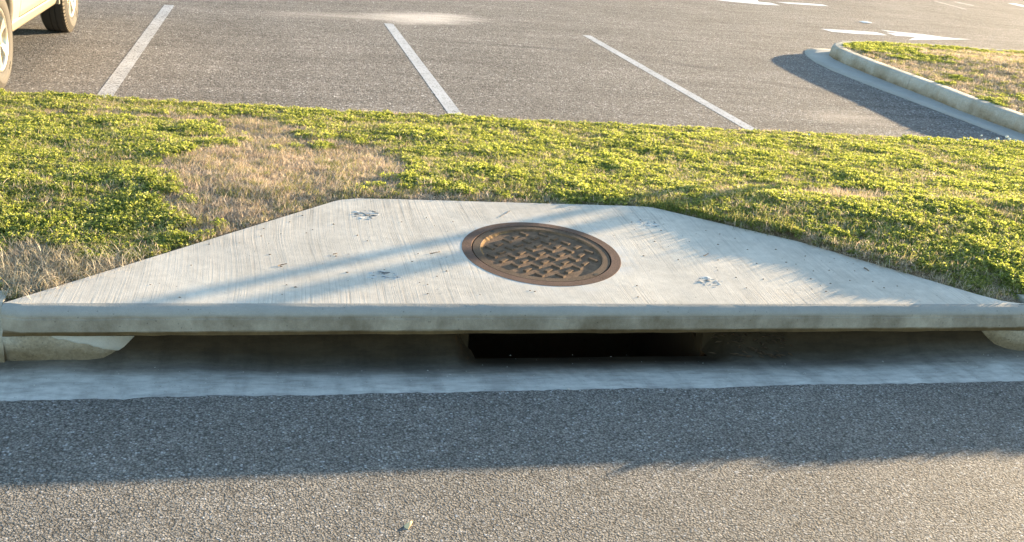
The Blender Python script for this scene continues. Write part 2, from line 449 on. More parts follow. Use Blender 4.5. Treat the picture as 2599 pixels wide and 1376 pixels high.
def verge(x0, x1, step):
    vs, fs, idx = [], [], {}
    X = np.arange(x0, x1 + 1e-6, step); Y = np.arange(3.74, 7.2201, min(step, .06))
    for i, x in enumerate(X):
        for j, y in enumerate(Y):
            if slab_dist(x, y) < -.09: continue
            yy = y + ext(x) * sm(5.0, 7.2, y); idx[i, j] = len(vs); vs.append((x, yy, soil_z(x, yy)))
    for i in range(len(X) - 1):
        for j in range(len(Y) - 1):
            k = [(i, j), (i + 1, j), (i + 1, j + 1), (i, j + 1)]
            if all(q in idx for q in k): fs.append(tuple(idx[q] for q in k))
    return vs, fs
V, Fc = [], []
for a, b, s in ((-60, -4, 2.0), (-4, 10, .05), (10, 60, 2.0)):
    v, f = verge(a, b, s); n = len(V); V += v; Fc += [tuple(i + n for i in q) for q in f]
vg = mesh_obj('verge_soil', V, Fc, M['soil'], smooth=True); tag(vg, kind='structure')

# ------------------------------------------------------------------ kerbs
def sweep(path, prof, mat, name, parent, closed=False, wob=0.0):
    """prof = list of (outward offset, z); path runs with the outside on its left"""
    n = len(path); vs, fs = [], []
    for i, (x, y) in enumerate(path):
        a = path[max(0, i - 1)]; b = path[min(n - 1, i + 1)]
        t = Vector((b[0] - a[0], b[1] - a[1])).normalized(); nrm = Vector((-t.y, t.x))
        for d, z in prof:
            w = wob * nz(x * 4 + d * 9, y * 4, z * 9)
            vs.append((x + nrm.x * (d + w), y + nrm.y * (d + w), z + w * .6))
    m = len(prof)
    for i in range(n - 1):
        for k in range(m - 1): fs.append((i * m + k, i * m + k + 1, (i + 1) * m + k + 1, (i + 1) * m + k))
    fs.append(tuple(range(m))); fs.append(tuple(range((n - 1) * m, n * m))[::-1])
    o = mesh_obj(name, vs, fs, mat, parent)
    o.data.shade_smooth()
    try: o.data.set_sharp_from_angle(angle=math.radians(40))
    except Exception: pass
    return o
def resample(path, step):
    out = [path[0]]
    for a, b in zip(path, path[1:]):
        L = math.hypot(b[0] - a[0], b[1] - a[1]); k = max(1, int(L / step))
        for i in range(1, k + 1): out.append((a[0] + (b[0] - a[0]) * i / k, a[1] + (b[1] - a[1]) * i / k))
    return out
def split_path(path, L):
    """cut a dense polyline in pieces of length L with small joints between"""
    out, cur, acc = [], [path[0]], 0
    for a, b in zip(path, path[1:]):
        acc += math.hypot(b[0] - a[0], b[1] - a[1]); cur.append(b)
        if acc > L:
            out.append(cur); nb = (b[0] + (b[0] - a[0]) * .06, b[1] + (b[1] - a[1]) * .06); cur = [nb]; acc = 0
    if len(cur) > 1: out.append(cur)
    return out
KP = [(.032, -.06), (.026, -.012), (.012, .10), (.004, .135), (-.010, .150), (-.03, .1555), (-.135, .157), (-.145, .15), (-.148, -.06)]
def kerb_prof(top, bottom=-.06):
    return [(.032, bottom), (.026, -.005), (.014, top * .6), (.004, top - .022), (-.008, top - .006), (-.028, top), (-.128, top + .001), (-.14, top - .006), (-.145, bottom)]

# road kerbs on either side of the inlet slab
def road_kerb(x0, x1, lab, endpart):
    root = empty('road_kerb', ((x0 + x1) / 2, 3.7, 0))
    tag(root, lab, 'kerb', 'concrete kerbs along the road gutter')
    path = resample([(x1, 3.70), (x0, 3.70)], .12)[::1]
    path = [(x, y) for x, y in path]
    for seg in split_path(path[::-1] if False else path, 3.0):
        # outside is towards the road (-y): path runs towards -x, so its left is -y
        child_of(sweep(seg, kerb_prof(.205), M['kerb'], 'kerb_section', None, wob=.0015), root)
    # the low tapering end tucked beneath the slab
    vs, fs = [], []
    K = len(endpart)
    for x, yb, yt in endpart:
        ym = (yb + yt) / 2
        for y, z in ((yb, gz(x, min(yb, 3.88)) - .03), (yb - .002, gz(x, min(yb, 3.88)) + .012), (ym, .05), (yt, .108), (yt + .012, .1195), (yt + .08, .120), (3.95, .119), (3.95, -.12)):
            vs.append((x, y + .007 * nz(x * 9, z * 22) + .004 * nz(x * 31, z * 40), z + .003 * nz(x * 12, y * 9)))
    for i in range(K - 1):
        for k in range(7): fs.append((i * 8 + k, (i + 1) * 8 + k, (i + 1) * 8 + k + 1, i * 8 + k + 1))
    fs.append(tuple(range(8))); fs.append(tuple(range((K - 1) * 8, K * 8)))
    o = mesh_obj('kerb_end', vs, fs, M['kerb']); o.data.shade_smooth(); child_of(o, root)
    return root
def dense(pts, n=6):
    out = []
    for a, b in zip(pts, pts[1:]):
        for i in range(n): out.append(tuple(a[k] + (b[k] - a[k]) * i / n for k in range(3)))
    out.append(pts[-1]); return out
lk = road_kerb(-14, -.936, 'concrete kerb running out of the photo on the left with a low pale end tucked under the slab',
               dense([(-.935, 3.685, 3.672), (-.80, 3.682, 3.67), (-.68, 3.685, 3.675), (-.60, 3.705, 3.69), (-.54, 3.74, 3.73), (-.49, 3.79, 3.79), (-.46, 3.84, 3.84), (-.445, 3.89, 3.89)]))
rk = road_kerb(3.43, 18, 'concrete kerb right of the inlet slab with only its low end in view',
               dense([(3.19, 3.89, 3.89), (3.205, 3.83, 3.83), (3.235, 3.77, 3.76), (3.28, 3.715, 3.70), (3.35, 3.69, 3.675), (3.429, 3.68, 3.67)]))
# fresh mortar smeared on the left kerb end
mv, mf = [], []
n1, n2 = 18, 8
for i in range(n1 + 1):
    x = -.78 + .30 * i / n1
    arr = [(-.935, 3.685), (-.80, 3.682), (-.68, 3.685), (-.60, 3.705), (-.54, 3.74), (-.49, 3.79), (-.46, 3.84)]
    yb = np.interp(x, [a[0] for a in arr], [a[1] for a in arr])
    top = .112; bot = np.interp(x, [-.78, -.66, -.56, -.44], [.09, .045, -.005, -.03]) + .012 * nz(x * 30, 2)
    for j in range(n2 + 1):
        z = bot + (top - bot) * j / n2
        edge = min(i, n1 - i, j, n2 - j)
        yy = yb - .012 * (z + .03) / .14 - (.005 if edge else -.012) - .004 * nz(x * 25, z * 25)
        mv.append((x, yy, z))
for i in range(n1):
    for j in range(n2):
        a = i * (n2 + 1) + j; mf.append((a, a + n2 + 1, a + n2 + 2, a + 1))
t_, c_, n_ = concrete('fresh_mortar', (.50, .48, .44), spots=False)
M['mortar'] = t_.base(c_, .9, n_, 0, .2)
mo = mesh_obj('mortar_patch', mv, mf, M['mortar'], smooth=True); child_of(mo, lk); mo['label'] = 'pale mortar smeared over the tapered kerb end'

# lot kerb: along the verge, then out round the grass island
vk = empty('verge_kerb', (0, 7.3, 0)); tag(vk, 'concrete kerb hidden behind the grass where the verge meets the parking spaces', 'kerb')
for seg in split_path([(x_, 7.335 + ext(x_)) for x_ in np.arange(-20, 6.96, .25)], 3.0):
    child_of(sweep(seg, kerb_prof(.145), M['kerb'], 'kerb_section', None), vk)
ISL = [(7.045, 7.37), (7.045, 8.4), (7.06, 9.35), (7.13, 10.0), (7.17, 10.7), (7.22, 11.5), (7.29, 12.1), (7.36, 12.55), (7.47, 12.88), (7.63, 13.12), (7.86, 13.34), (8.15, 13.49), (8.6, 13.60), (9.4, 13.68), (11, 13.62), (14, 13.3), (30, 12.0)]
ik = empty('island_kerb', (7.3, 10.5, 0)); tag(ik, 'pale concrete kerb curving round the end of the grass island', 'kerb')
dn = resample(ISL, .09)
for seg in split_path(dn, 3.05):
    child_of(sweep(seg, KP, M['kerb'], 'kerb_section', None, wob=.001), ik)
# gutter pan of the island
GO = [(6.73, 7.37), (6.74, 8.24), (6.75, 9.96), (6.75, 10.71), (6.79, 11.6), (6.88, 12.2), (6.99, 12.6), (7.14, 13.0), (7.27, 13.24), (7.42, 13.42), (7.58, 13.53), (7.75, 13.57), (7.95, 13.50)]
pv_, pf_ = [], []
GOd = resample(GO, .12); inner = [(x, y) for x, y in dn if y < 13.35][: 400]
for i, (x, y) in enumerate(GOd):
    j = min(range(len(dn)), key=lambda k: (dn[k][0] - x) ** 2 + (dn[k][1] - y) ** 2)
    a = dn[j]
    pv_ += [(x, y, -.01), (x, y, .005), (x * .5 + a[0] * .5, y * .5 + a[1] * .5, .006), (a[0] + .02, a[1] - .0, .012)]
    if i:
        b0 = (i - 1) * 4; b1 = i * 4
        for k in range(3): pf_.append((b0 + k, b0 + k + 1, b1 + k + 1, b1 + k))
t_, c_, n_ = concrete('pan_concrete', (.33, .32, .30)); M['pan'] = t_.base(c_, .9, n_, 0, .25)
ip = mesh_obj('gutter_pan', pv_, pf_, M['pan'], smooth=True); child_of(ip, ik)

# island soil
def isl_edge(y):                                    # x of the inside of the island kerb
    return float(np.interp(y, [p[1] for p in ISL[:12]], [p[0] for p in ISL[:12]])) + .14
def isl_far(x): return float(np.interp(x, [p[0] for p in ISL[9:]], [p[1] for p in ISL[9:]])) - .14
def isl_in(x, y):
    if y < 7.2 or x < 7.1: return False
    if y < 13.1 and x < isl_edge(y): return False
    if x > 7.6 and y > isl_far(x): return False
    if y >= 13.1 and x < 7.95: return False
    return True
def isl_z(x, y):
    d = max(0, min(x - isl_edge(min(y, 13.1)), isl_far(max(x, 7.7)) - y))
    return .138 + .10 * sm(0, 2.5, d) + .02 * nz(x * 2, y * 2) * sm(0, .4, d)
vs, fs, idx = [], [], {}
X = list(np.arange(7.1, 14, .08)) + [15, 17, 20, 24, 30]; Y = np.arange(7.16, 13.7, .08)
for i, x in enumerate(X):
    for j, y in enumerate(Y):
        if isl_in(x + .05, y - .02) or (y < 7.3): idx[i, j] = len(vs); vs.append((x, y, isl_z(x, y) if y > 7.3 else .14))
for i in range(len(X) - 1):
    for j in range(len(Y) - 1):
        k = [(i, j), (i + 1, j), (i + 1, j + 1), (i, j + 1)]
        if all(q in idx for q in k): fs.append(tuple(idx[q] for q in k))
io = mesh_obj('island_soil', vs, fs, M['soil'], smooth=True); tag(io, kind='structure')

# ------------------------------------------------------------------ the inlet slab
MC = (1.207, 4.228); MR = .364
inlet = empty('storm_inlet', (1.2, 3.7, 0))
tag(inlet, 'broom-finished concrete storm drain inlet with trapezoid top and long dark curb opening', 'storm drain')
fx = list(np.linspace(-.93, 3.40, 68))
bm = bmesh.new()
def vtx(x, y, z): return bm.verts.new((x, y, z))
front = [vtx(x, 3.70, zs(3.70)) for x in fx]
back = []
for a, b in zip(SLAB, SLAB[1:]):
    L = math.hypot(b[0] - a[0], b[1] - a[1]); k = max(1, int(L / .05))
    for i in range(k):
        x = a[0] + (b[0] - a[0]) * i / k; y = a[1] + (b[1] - a[1]) * i / k
        if not back and i == 0: continue
        j = .0016 * nz(x * 30, y * 30)
        back.append(vtx(x + j, y + j, zs(y)))
loop = front + back[::-1][0:0]
outer = front[::-1] + back                          # front right->left, then back left->right
circ = [vtx(MC[0] + (MR - .012) * math.cos(a), MC[1] + (MR - .012) * math.sin(a), zs(MC[1] + (MR - .012) * math.sin(a)))
        for a in [i * 2 * math.pi / 72 for i in range(72)]]
edges = []
for lp in (outer, circ):
    for i in range(len(lp)): edges.append(bm.edges.new((lp[i], lp[(i + 1) % len(lp)])))
bmesh.ops.triangle_fill(bm, use_beauty=True, use_dissolve=False, edges=edges)
top_faces = set(bm.faces)
# hole wall and outer side wall
def wall(lp, z, closed=True):
    low = [vtx(v.co.x, v.co.y, z) for v in lp]
    for i in range(len(lp) if closed else len(lp) - 1):
        j = (i + 1) % len(lp); bm.faces.new((lp[i], lp[j], low[j], low[i]))
    return low
wall(circ, .10)
side = [front[0]] + back + [front[-1]]
# 6 mm worn arris on the sides
wall(side, .09, closed=False)
bm_obj_slab = bm
slab_top = bm_obj('slab_top', bm, M['slab']); child_of(slab_top, inlet)
# rounded nose and face
prof = [(3.70, zs(3.70))]
for k in range(1, 9):
    a = math.radians(90 - k * 90 / 8); prof.append((3.70 - .058 * math.cos(a), zs(3.70) - .026 + .026 * math.sin(a)))
prof += [(3.6415, .172), (3.6375, .169), (3.637, .124), (3.648, .1225), (3.6495, .101), (3.656, .097), (3.706, .096), (4.05, .096)]
vs, fs = [], []
m_ = len(prof)
for i, x in enumerate(fx):
    e = sm(-.93, -.86, x) * (1 - sm(3.30, 3.40, x))
    for k, (y, z) in enumerate(prof):
        w = .0022 * nz(x * 7, k * .7) + .0012 * nz(x * 30, k)
        if k == 0: w = 0
        zz = z + (w if k < 11 else 1.8 * w)
        yy = y + (w * .6 if k else 0) + (0.02 * (1 - e) if 0 < k < 13 else 0)
        vs.append((x, yy, zz))
    if i:
        for k in range(m_ - 1):
            a = (i - 1) * m_ + k; b = i * m_ + k; fs.append((a, a + 1, b + 1, b))
fs.append(tuple(range(m_))); fs.append(tuple(range((len(fx) - 1) * m_, len(fx) * m_))[::-1])
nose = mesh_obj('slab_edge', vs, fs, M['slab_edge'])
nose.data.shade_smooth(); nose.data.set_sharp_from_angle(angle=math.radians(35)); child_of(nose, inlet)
nose['label'] = 'rounded, stained and shade-tinted front edge of the slab over the opening'
# back wall of the apron with the throat, and the basin beneath
bm = bmesh.new()
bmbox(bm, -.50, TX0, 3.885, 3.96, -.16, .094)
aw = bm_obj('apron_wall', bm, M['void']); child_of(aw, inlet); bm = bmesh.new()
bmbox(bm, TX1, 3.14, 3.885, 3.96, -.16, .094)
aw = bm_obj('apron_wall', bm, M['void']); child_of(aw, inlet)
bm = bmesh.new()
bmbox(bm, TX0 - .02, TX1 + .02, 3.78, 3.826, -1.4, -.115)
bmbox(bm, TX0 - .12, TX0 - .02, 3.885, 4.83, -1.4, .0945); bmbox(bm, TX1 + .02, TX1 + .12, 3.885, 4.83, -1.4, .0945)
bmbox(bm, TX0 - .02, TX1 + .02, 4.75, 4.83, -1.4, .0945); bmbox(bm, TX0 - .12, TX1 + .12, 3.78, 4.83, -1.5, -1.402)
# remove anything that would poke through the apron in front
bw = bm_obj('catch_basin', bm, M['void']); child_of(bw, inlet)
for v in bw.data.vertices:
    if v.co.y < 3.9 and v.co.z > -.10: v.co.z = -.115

# lifting pockets: four rough mortar plugs
for k, (px, py, rx, ry, sd_) in enumerate(((930, 545, .085, .10, 1), (975, 700, .095, .075, 2), (1645, 568, .085, .085, 3), (1800, 715, .085, .075, 4))):
    c = PS(px, py); n = 26; vs, fs = [], []
    for i in range(n + 1):
        for j in range(n + 1):
            u, v = i / n * 2 - 1, j / n * 2 - 1
            x, y = c.x + u * rx, c.y + v * ry
            r = math.hypot(u, v) + .25 * nz(u * 2, v * 2, sd_ * 5)
            rid = abs(nz(u * 2.2 + sd_, v * 5.5, sd_ * 3)); rid2 = nz(u * 5, v * 7, sd_)
            h = .0045 * (1 - min(1, rid * 3.2)) + .003 * rid2
            z = zs(y) - .0022 + h * (1 - sm(.55, .95, r))
            vs.append((x, y, z))
    for i in range(n):
        for j in range(n):
            a = i * (n + 1) + j; fs.append((a, a + n + 1, a + n + 2, a + 1))
    o = mesh_obj('lifting_pocket', vs, fs, M['patch'], smooth=True); child_of(o, inlet)

# iron frame ring
def lathe(profile, n, z_of, cx, cy):
    vs, fs = [], []
    for i in range(n):
        a = 2 * math.pi * i / n
        for r, h in profile:
            x, y = cx + r * math.cos(a), cy + r * math.sin(a); vs.append((x, y, z_of(x, y) + h))
    m = len(profile)
    for i in range(n):
        for k in range(m - 1):
            a = i * m + k; b = ((i + 1) % n) * m + k; fs.append((a, a + 1, b + 1, b))
    return vs, fs
zpl = lambda x, y: zs(y)
vs, fs = lathe([(.366, -.02), (.3645, -.001), (.363, .001), (.3205, .001), (.3195, .0), (.3180, -.02), (.27, -.02)], 128, zpl, *MC)
fr = mesh_obj('manhole_frame', vs, fs, M['iron']); fr.data.shade_smooth(); fr.data.set_sharp_from_angle(angle=math.radians(40)); child_of(fr, inlet)
# the cover
cover = empty('manhole_cover', (MC[0], MC[1], zs(MC[1])))
tag(cover, 'round rusty iron manhole cover with basket-weave bars set in the concrete slab', 'manhole cover')
vs, fs = lathe([(.3140, -.018), (.3140, -.002), (.3130, -.001), (.280, -.001), (.2785, -.0022), (.277, -.0108), (.0, -.0108)], 128, zpl, *MC)
SLOTS = [(1.031, 4.468), (1.397, 3.995)]
rimo = mesh_obj('cover_rim', vs[:], [f for f in fs], M['lid']); rimo.data.materials.append(M['lid_floor'])
for p in rimo.data.polygons:
    if all(math.hypot(rimo.data.vertices[i].co.x - MC[0], rimo.data.vertices[i].co.y - MC[1]) < .2795 for i in p.vertices): p.material_index = 1
rimo.data.shade_smooth(); rimo.data.set_sharp_from_angle(angle=math.radians(30)); rimo.name = 'cover_plate'; child_of(rimo, cover)
def bar_mesh(L, W, H):
    bm = bmesh.new(); v = bmbox(bm, -L / 2, L / 2, -W / 2, W / 2, 0, H)
    for q in v:
        if q.co.z > H * .5: q.co.x *= .93; q.co.y *= .86
    bmesh.ops.bevel(bm, geom=[e for e in bm.edges if all(q.co.z > H * .5 for q in e.verts)], offset=.0015, segments=1, affect='EDGES')
    me = bpy.data.meshes.new('bar'); bmesh.ops.recalc_face_normals(bm, faces=bm.faces); bm.to_mesh(me); bm.free(); me.materials.append(M['lid']); return me
bmesh_bar = bar_mesh(.048, .021, .0088)
RA = math.radians(41); pitch = .0655; tilt = math.atan(SL)
for i in range(-6, 7):
    for j in range(-6, 7):
        u, v = i * pitch, j * pitch
        x = u * math.cos(RA) - v * math.sin(RA); y = u * math.sin(RA) + v * math.cos(RA)
        if math.hypot(x, y) > .258: continue
        o = bpy.data.objects.new('bar', bmesh_bar); col.objects.link(o)
        an = RA + (math.pi / 2 if (i + j) % 2 else 0) + random.uniform(-.03, .03)
        o.parent = cover
        o.matrix_local = Matrix.Translation((x, y, SL * y - .0112)) @ Matrix.Rotation(tilt, 4, 'X') @ Matrix.Rotation(an, 4, 'Z') @ Matrix.Diagonal((random.uniform(.92, 1.05), random.uniform(.9, 1.1), random.uniform(.85, 1.0), 1))
# two pick slots and the sandy dirt caught against the rim
for (sx, sy) in SLOTS:
    a0 = math.atan2(sy - MC[1], sx - MC[0]); vs, fs = [], []
    for k in range(9):
        a = a0 + (k - 4) * .010
        wdt = .0095 * math.sqrt(max(.05, 1 - ((k - 4) / 4.3) ** 2))
        for r in (.3035 - wdt, .3035 + wdt):
            x, y = MC[0] + r * math.cos(a), MC[1] + r * math.sin(a); vs.append((x, y, zs(y) - .0004))
    for k in range(8): fs.append((2 * k, 2 * k + 1, 2 * k + 3, 2 * k + 2))
    o = mesh_obj('pick_slot', vs, fs, M['dark']); child_of(o, cover)
t = NT('sandy_dirt'); M['sand'] = t.base(t.ramp(t.noise(t.tc.outputs['Object'], 120, 4, .7), [(.3, (.13, .08, .04)), (.7, (.28, .18, .09))]), .95, t.bump(t.noise(t.tc.outputs['Object'], 200, 3), .002), 0, .1)
vs, fs = [], []
K1, K2 = 60, 8
for i in range(K1 + 1):
    a = math.radians(105 + 95 * i / K1)
    wd = (.006 + .013 * abs(nz(i * .22, 3))) * math.sin(math.pi * i / K1) ** .5 + .001
    for j in range(K2 + 1):
        s = j / K2; r = .2795 - wd * s * 1.6; x, y = MC[0] + r * math.cos(a), MC[1] + r * math.sin(a)
        h = -.0108 + .0118 * (1 - s) ** 1.3 * min(1, wd / .012) + .0014 * nz(x * 90, y * 90) - (.001 if j == K2 else 0)
        vs.append((x, y, zs(y) + h))
for i in range(K1):
    for j in range(K2):
        a = i * (K2 + 1) + j; fs.append((a, a + 1, a + K2 + 2, a + K2 + 1))
so = mesh_obj('dirt_build_up', vs, fs, M['sand'], smooth=True); child_of(so, cover)

# ------------------------------------------------------------------ painted markings
def marking(name, pts, mat, label, cat, group=None, z=.0014):
    bm = bmesh.new(); up = [bm.verts.new((x, y, z)) for x, y in pts]; dn_ = [bm.verts.new((x, y, z - .0012)) for x, y in pts]
    bm.faces.new(up); n = len(pts)
    for i in range(n): bm.faces.new((up[i], up[(i + 1) % n], dn_[(i + 1) % n], dn_[i]))
    return tag(bm_obj(name, bm, mat), label, cat, group)
def pxs(l): return [tuple(P(x, y).xy) for x, y in l]
def stripe(a, b, w, mat, label, sd_):
    A, B = P(*a), P(*b); d = (B - A).normalized(); A = A - d * .75 if sd_ < 5 else A; n = Vector((-d.y, d.x, 0)) * w / 2
    L = (B - A).length; K = 60; l1, l2 = [], []
    for k in range(K + 1):
        q = A + d * (L * k / K); l1.append((q + n * (1 + .05 * nz(k * .9, sd_))).xy); l2.append((q - n * (1 + .05 * nz(k * .9, sd_ + 9))).xy)
    bm = bmesh.new()
    va = [bm.verts.new((p.x, p.y, .0012)) for p in l1]; vb = [bm.verts.new((p.x, p.y, .0012)) for p in l2]
    for k in range(K): bm.faces.new((va[k], va[k + 1], vb[k + 1], vb[k]))
    return tag(bm_obj('parking_line', bm, mat), label, 'parking line', 'white parking bay lines')
stripe((266, 243), (430, 13), .118, M['paint_worn'], 'worn white parking line beside the parked car, leftmost of three', 1)
stripe((1153, 286), (986, 60), .115, M['paint_mid'], 'white parking line ending in the pale dust patch, middle of three', 2)
stripe((1895, 322), (1489, 90), .112, M['paint_mid'], 'white parking line nearest the grass island, rightmost of three', 3)
# the other bay line left of the car is out of the photo but belongs to the row
marking('lane_arrow', pxs([(2083.7, 73.3), (2111, 80.7), (2163, 85.3), (2251, 90), (2240, 86), (2223, 82), (2163, 77.5)]), M['paint_new'],
        'white painted stroke left of the arrow head beyond the island', 'road marking')
marking('arrow_head', pxs([(2234, 75.5), (2252, 80), (2283, 84), (2250, 83.5), (2274, 91), (2325, 94), (2306, 101.5), (2400, 100.8), (2463, 100.5), (2395, 94.5), (2346, 87.5), (2281, 81.2)]), M['paint_new'],
        'white painted pointed arrow head on the asphalt just beyond the island', 'road marking')
marking('lane_arrow', pxs([(1816, 0), (1850, 4), (1930, 11.5), (1980, 14), (1957, 7.5), (1925, 4.5), (1920, -3), (1830, -3)]), M['paint_new'],
        'white painted arrow head at the top edge of the photo', 'road marking')
marking('lane_stroke', pxs([(1968, 5), (2000, 9.5), (2070, 14.3), (2103, 16), (2088, 11.5), (2040, 8)]), M['paint_new'],
        'white painted stroke right of the arrow head at the top edge', 'road marking')
marking('bay_line', pxs([(2558, 9), (2605, 19.5), (2625, 19), (2575, 8.5)]), M['paint_new'], 'bright white line end in the top right corner of the lot', 'road marking')
marking('faded_line', pxs([(2370, 3), (2450, 24), (2454, 23.5), (2374, 2.5)]), M['paint_faint'], 'thin faded line left of the bright corner line', 'road marking')
marking('faded_line', pxs([(2420, 5), (2468, 15), (2473, 14), (2425, 4)]), M['paint_faint'], 'shortest faded line between the thin line and the bright corner line', 'road marking')

def crack(pix, label):
    pts = [P(x, y).xy for x, y in pix]; vs, fs = [], []
    out = []
    for a, b in zip(pts, pts[1:]):
        for k in range(14): out.append(a.lerp(b, k / 14))
    for k in range(len(out) - 1):
        d = (out[k + 1] - out[k]).normalized(); n = Vector((-d.y, d.x)); off = .05 * nz(k * .35, 2.2); w = .008 + .006 * abs(nz(k * .6, 9))
        q = out[k] + n * off; vs += [(q.x + n.x * w, q.y + n.y * w, .0015), (q.x - n.x * w, q.y - n.y * w, .0015)]
        if k: m_ = len(vs); fs.append((m_ - 4, m_ - 2, m_ - 1, m_ - 3))
    tag(mesh_obj('asphalt_crack', vs, fs, M['dark']), label, 'crack')
crack([(1380, 2), (1580, 9), (1720, 18), (1840, 28), (2060, 40), (2190, 46)], 'thin dark crack running across the lot near the top edge')
# ------------------------------------------------------------------ plants
proto = bpy.data.collections.new('clover_variants')
proto_dry = bpy.data.collections.new('dry_variants'); proto_grey = bpy.data.collections.new('straw_variants'); proto_grass = bpy.data.collections.new('grass_variants')
def tint_mesh(name, V, Fs, T, mat, coll):
    m = bpy.data.meshes.new(name); m.from_pydata(V, [], Fs); m.update(); m.materials.append(mat)
    a = m.attributes.new('tint', 'FLOAT', 'POINT'); a.data.foreach_set('value', T)
    o = bpy.data.objects.new(name, m); coll.objects.link(o); return o
def clover_tuft(seed, coll):
    r = random.Random(seed); V, Fs, T = [], [], []
    for _ in range(38):
        a = r.uniform(0, 6.283); d = .05 * math.sqrt(r.random()); x, y = d * math.cos(a), d * math.sin(a)
        h = (.006 + .028 * r.random() ** .8) * (1.1 - .5 * d / .05)
        t = r.random() ** 1.3
        # stalk
        lx, ly = r.uniform(-.012, .012), r.uniform(-.012, .012)
        n = len(V); w = .0008
        V += [(x - lx - w, y - ly, -.005), (x - lx + w, y - ly, -.005), (x + w, y, h), (x - w, y, h)]; Fs.append((n, n + 1, n + 2, n + 3)); T += [t * .6] * 4
        tx, ty = r.gauss(0, .6), r.gauss(0, .6); s = r.uniform(.005, .0095); ph = r.uniform(0, 6.283)
        R = Matrix.Rotation(tx, 3, 'X') @ Matrix.Rotation(ty, 3, 'Y')
        for k in range(3):
            an = ph + k * 2.094; R2 = R @ Matrix.Rotation(an, 3, 'Z'); n = len(V); f = r.uniform(.15, .45) * s
            pts = [(.0003, 0, 0), (s * .72, -s * .55, f), (s * 1.12, -s * .22, f * .55), (s * 1.02, 0, .0), (s * 1.12, s * .22, f * .55), (s * .72, s * .55, f)]
            for p in pts:
                q = R2 @ Vector(p); V.append((x + q.x, y + q.y, h + q.z))
            Fs += [(n, n + 1, n + 2, n + 3), (n, n + 3, n + 4, n + 5)]; T += [min(1, max(0, t + r.uniform(-.08, .08)))] * 6
    return tint_mesh('clover_tuft', V, Fs, T, M['clover'], coll)
def blade_tuft(seed, coll, mat, nb, rad, hh, flat, w0, name):
    r = random.Random(seed); V, Fs, T = [], [], []
    for _ in range(nb):
        a = r.uniform(0, 6.283); d = rad * math.sqrt(r.random()); x, y = d * math.cos(a), d * math.sin(a)
        L = hh * r.uniform(.5, 1.25); an = r.uniform(0, 6.283); el = math.radians(max(4, min(88, r.gauss(flat, 22))))
        t = r.random(); dx, dy = math.cos(an), math.sin(an); w = w0 * r.uniform(.6, 1.3); n = len(V)
        cx, cy, cz = x, y, 0.0; e = el; K = 3
        for k in range(K + 1):
            ww = w * (1 - (k / K) ** 1.6 * .9); V += [(cx - dy * ww, cy + dx * ww, cz), (cx + dy * ww, cy - dx * ww, cz)]; T += [t, t]
            cx += dx * math.cos(e) * L / K; cy += dy * math.cos(e) * L / K; cz += math.sin(e) * L / K; e -= r.uniform(.1, .5)
        for k in range(K): Fs.append((n + 2 * k, n + 2 * k + 1, n + 2 * k + 3, n + 2 * k + 2))
    return tint_mesh(name, V, Fs, T, mat, coll)
NV = 7
for s in range(NV):
    clover_tuft(100 + s, proto)
    blade_tuft(200 + s, proto_dry, M['dry'], 60, .05, .036, 38, .0011, 'dry_tuft')
    blade_tuft(300 + s, proto_grey, M['grey_dry'], 46, .06, .06, 42, .0011, 'straw_tuft')
    blade_tuft(400 + s, proto_grass, M['grass'], 36, .045, .042, 60, .0012, 'grass_tuft')
def scatter(name, pts, coll, label, cat, nrm_tilt=.15):
    n = len(pts); m = bpy.data.meshes.new(name); m.from_pydata([p[:3] for p in pts], [], [])
    a = m.attributes.new('rot', 'FLOAT_VECTOR', 'POINT')
    rr = np.column_stack([rng.normal(0, nrm_tilt, n), rng.normal(0, nrm_tilt, n), rng.uniform(0, 6.283, n)]).astype(np.float32)
    a.data.foreach_set('vector', rr.ravel())
    a = m.attributes.new('scl', 'FLOAT', 'POINT'); a.data.foreach_set('value', np.array([p[3] for p in pts], np.float32))
    a = m.attributes.new('idx', 'INT', 'POINT'); a.data.foreach_set('value', rng.integers(0, NV, n).astype(np.int32))
    o = bpy.data.objects.new(name, m); col.objects.link(o)
    ng = bpy.data.node_groups.new(name + '_scatter', 'GeometryNodeTree')
    ng.interface.new_socket('Geometry', in_out='INPUT', socket_type='NodeSocketGeometry')
    ng.interface.new_socket('Geometry', in_out='OUTPUT', socket_type='NodeSocketGeometry')
    N, L = ng.nodes, ng.links
    gi = N.new('NodeGroupInput'); go = N.new('NodeGroupOutput'); ip_ = N.new('GeometryNodeInstanceOnPoints')
    ci = N.new('GeometryNodeCollectionInfo'); ci.inputs['Collection'].default_value = coll
    ci.inputs['Separate Children'].default_value = True; ci.inputs['Reset Children'].default_value = True
    def na(nm, ty):
        q = N.new('GeometryNodeInputNamedAttribute'); q.data_type = ty; q.inputs['Name'].default_value = nm
        return [s for s in q.outputs if s.enabled and s.name == 'Attribute'][0]
    L.new(gi.outputs[0], ip_.inputs['Points']); L.new(ci.outputs[0], ip_.inputs['Instance'])
    ip_.inputs['Pick Instance'].default_value = True
    L.new(na('idx', 'INT'), ip_.inputs['Instance Index']); L.new(na('rot', 'FLOAT_VECTOR'), ip_.inputs['Rotation'])
    L.new(na('scl', 'FLOAT'), ip_.inputs['Scale']); L.new(ip_.outputs[0], go.inputs[0])
    md = o.modifiers.new('scatter', 'NODES'); md.node_group = ng
    return tag(o, label, cat, kind='stuff')

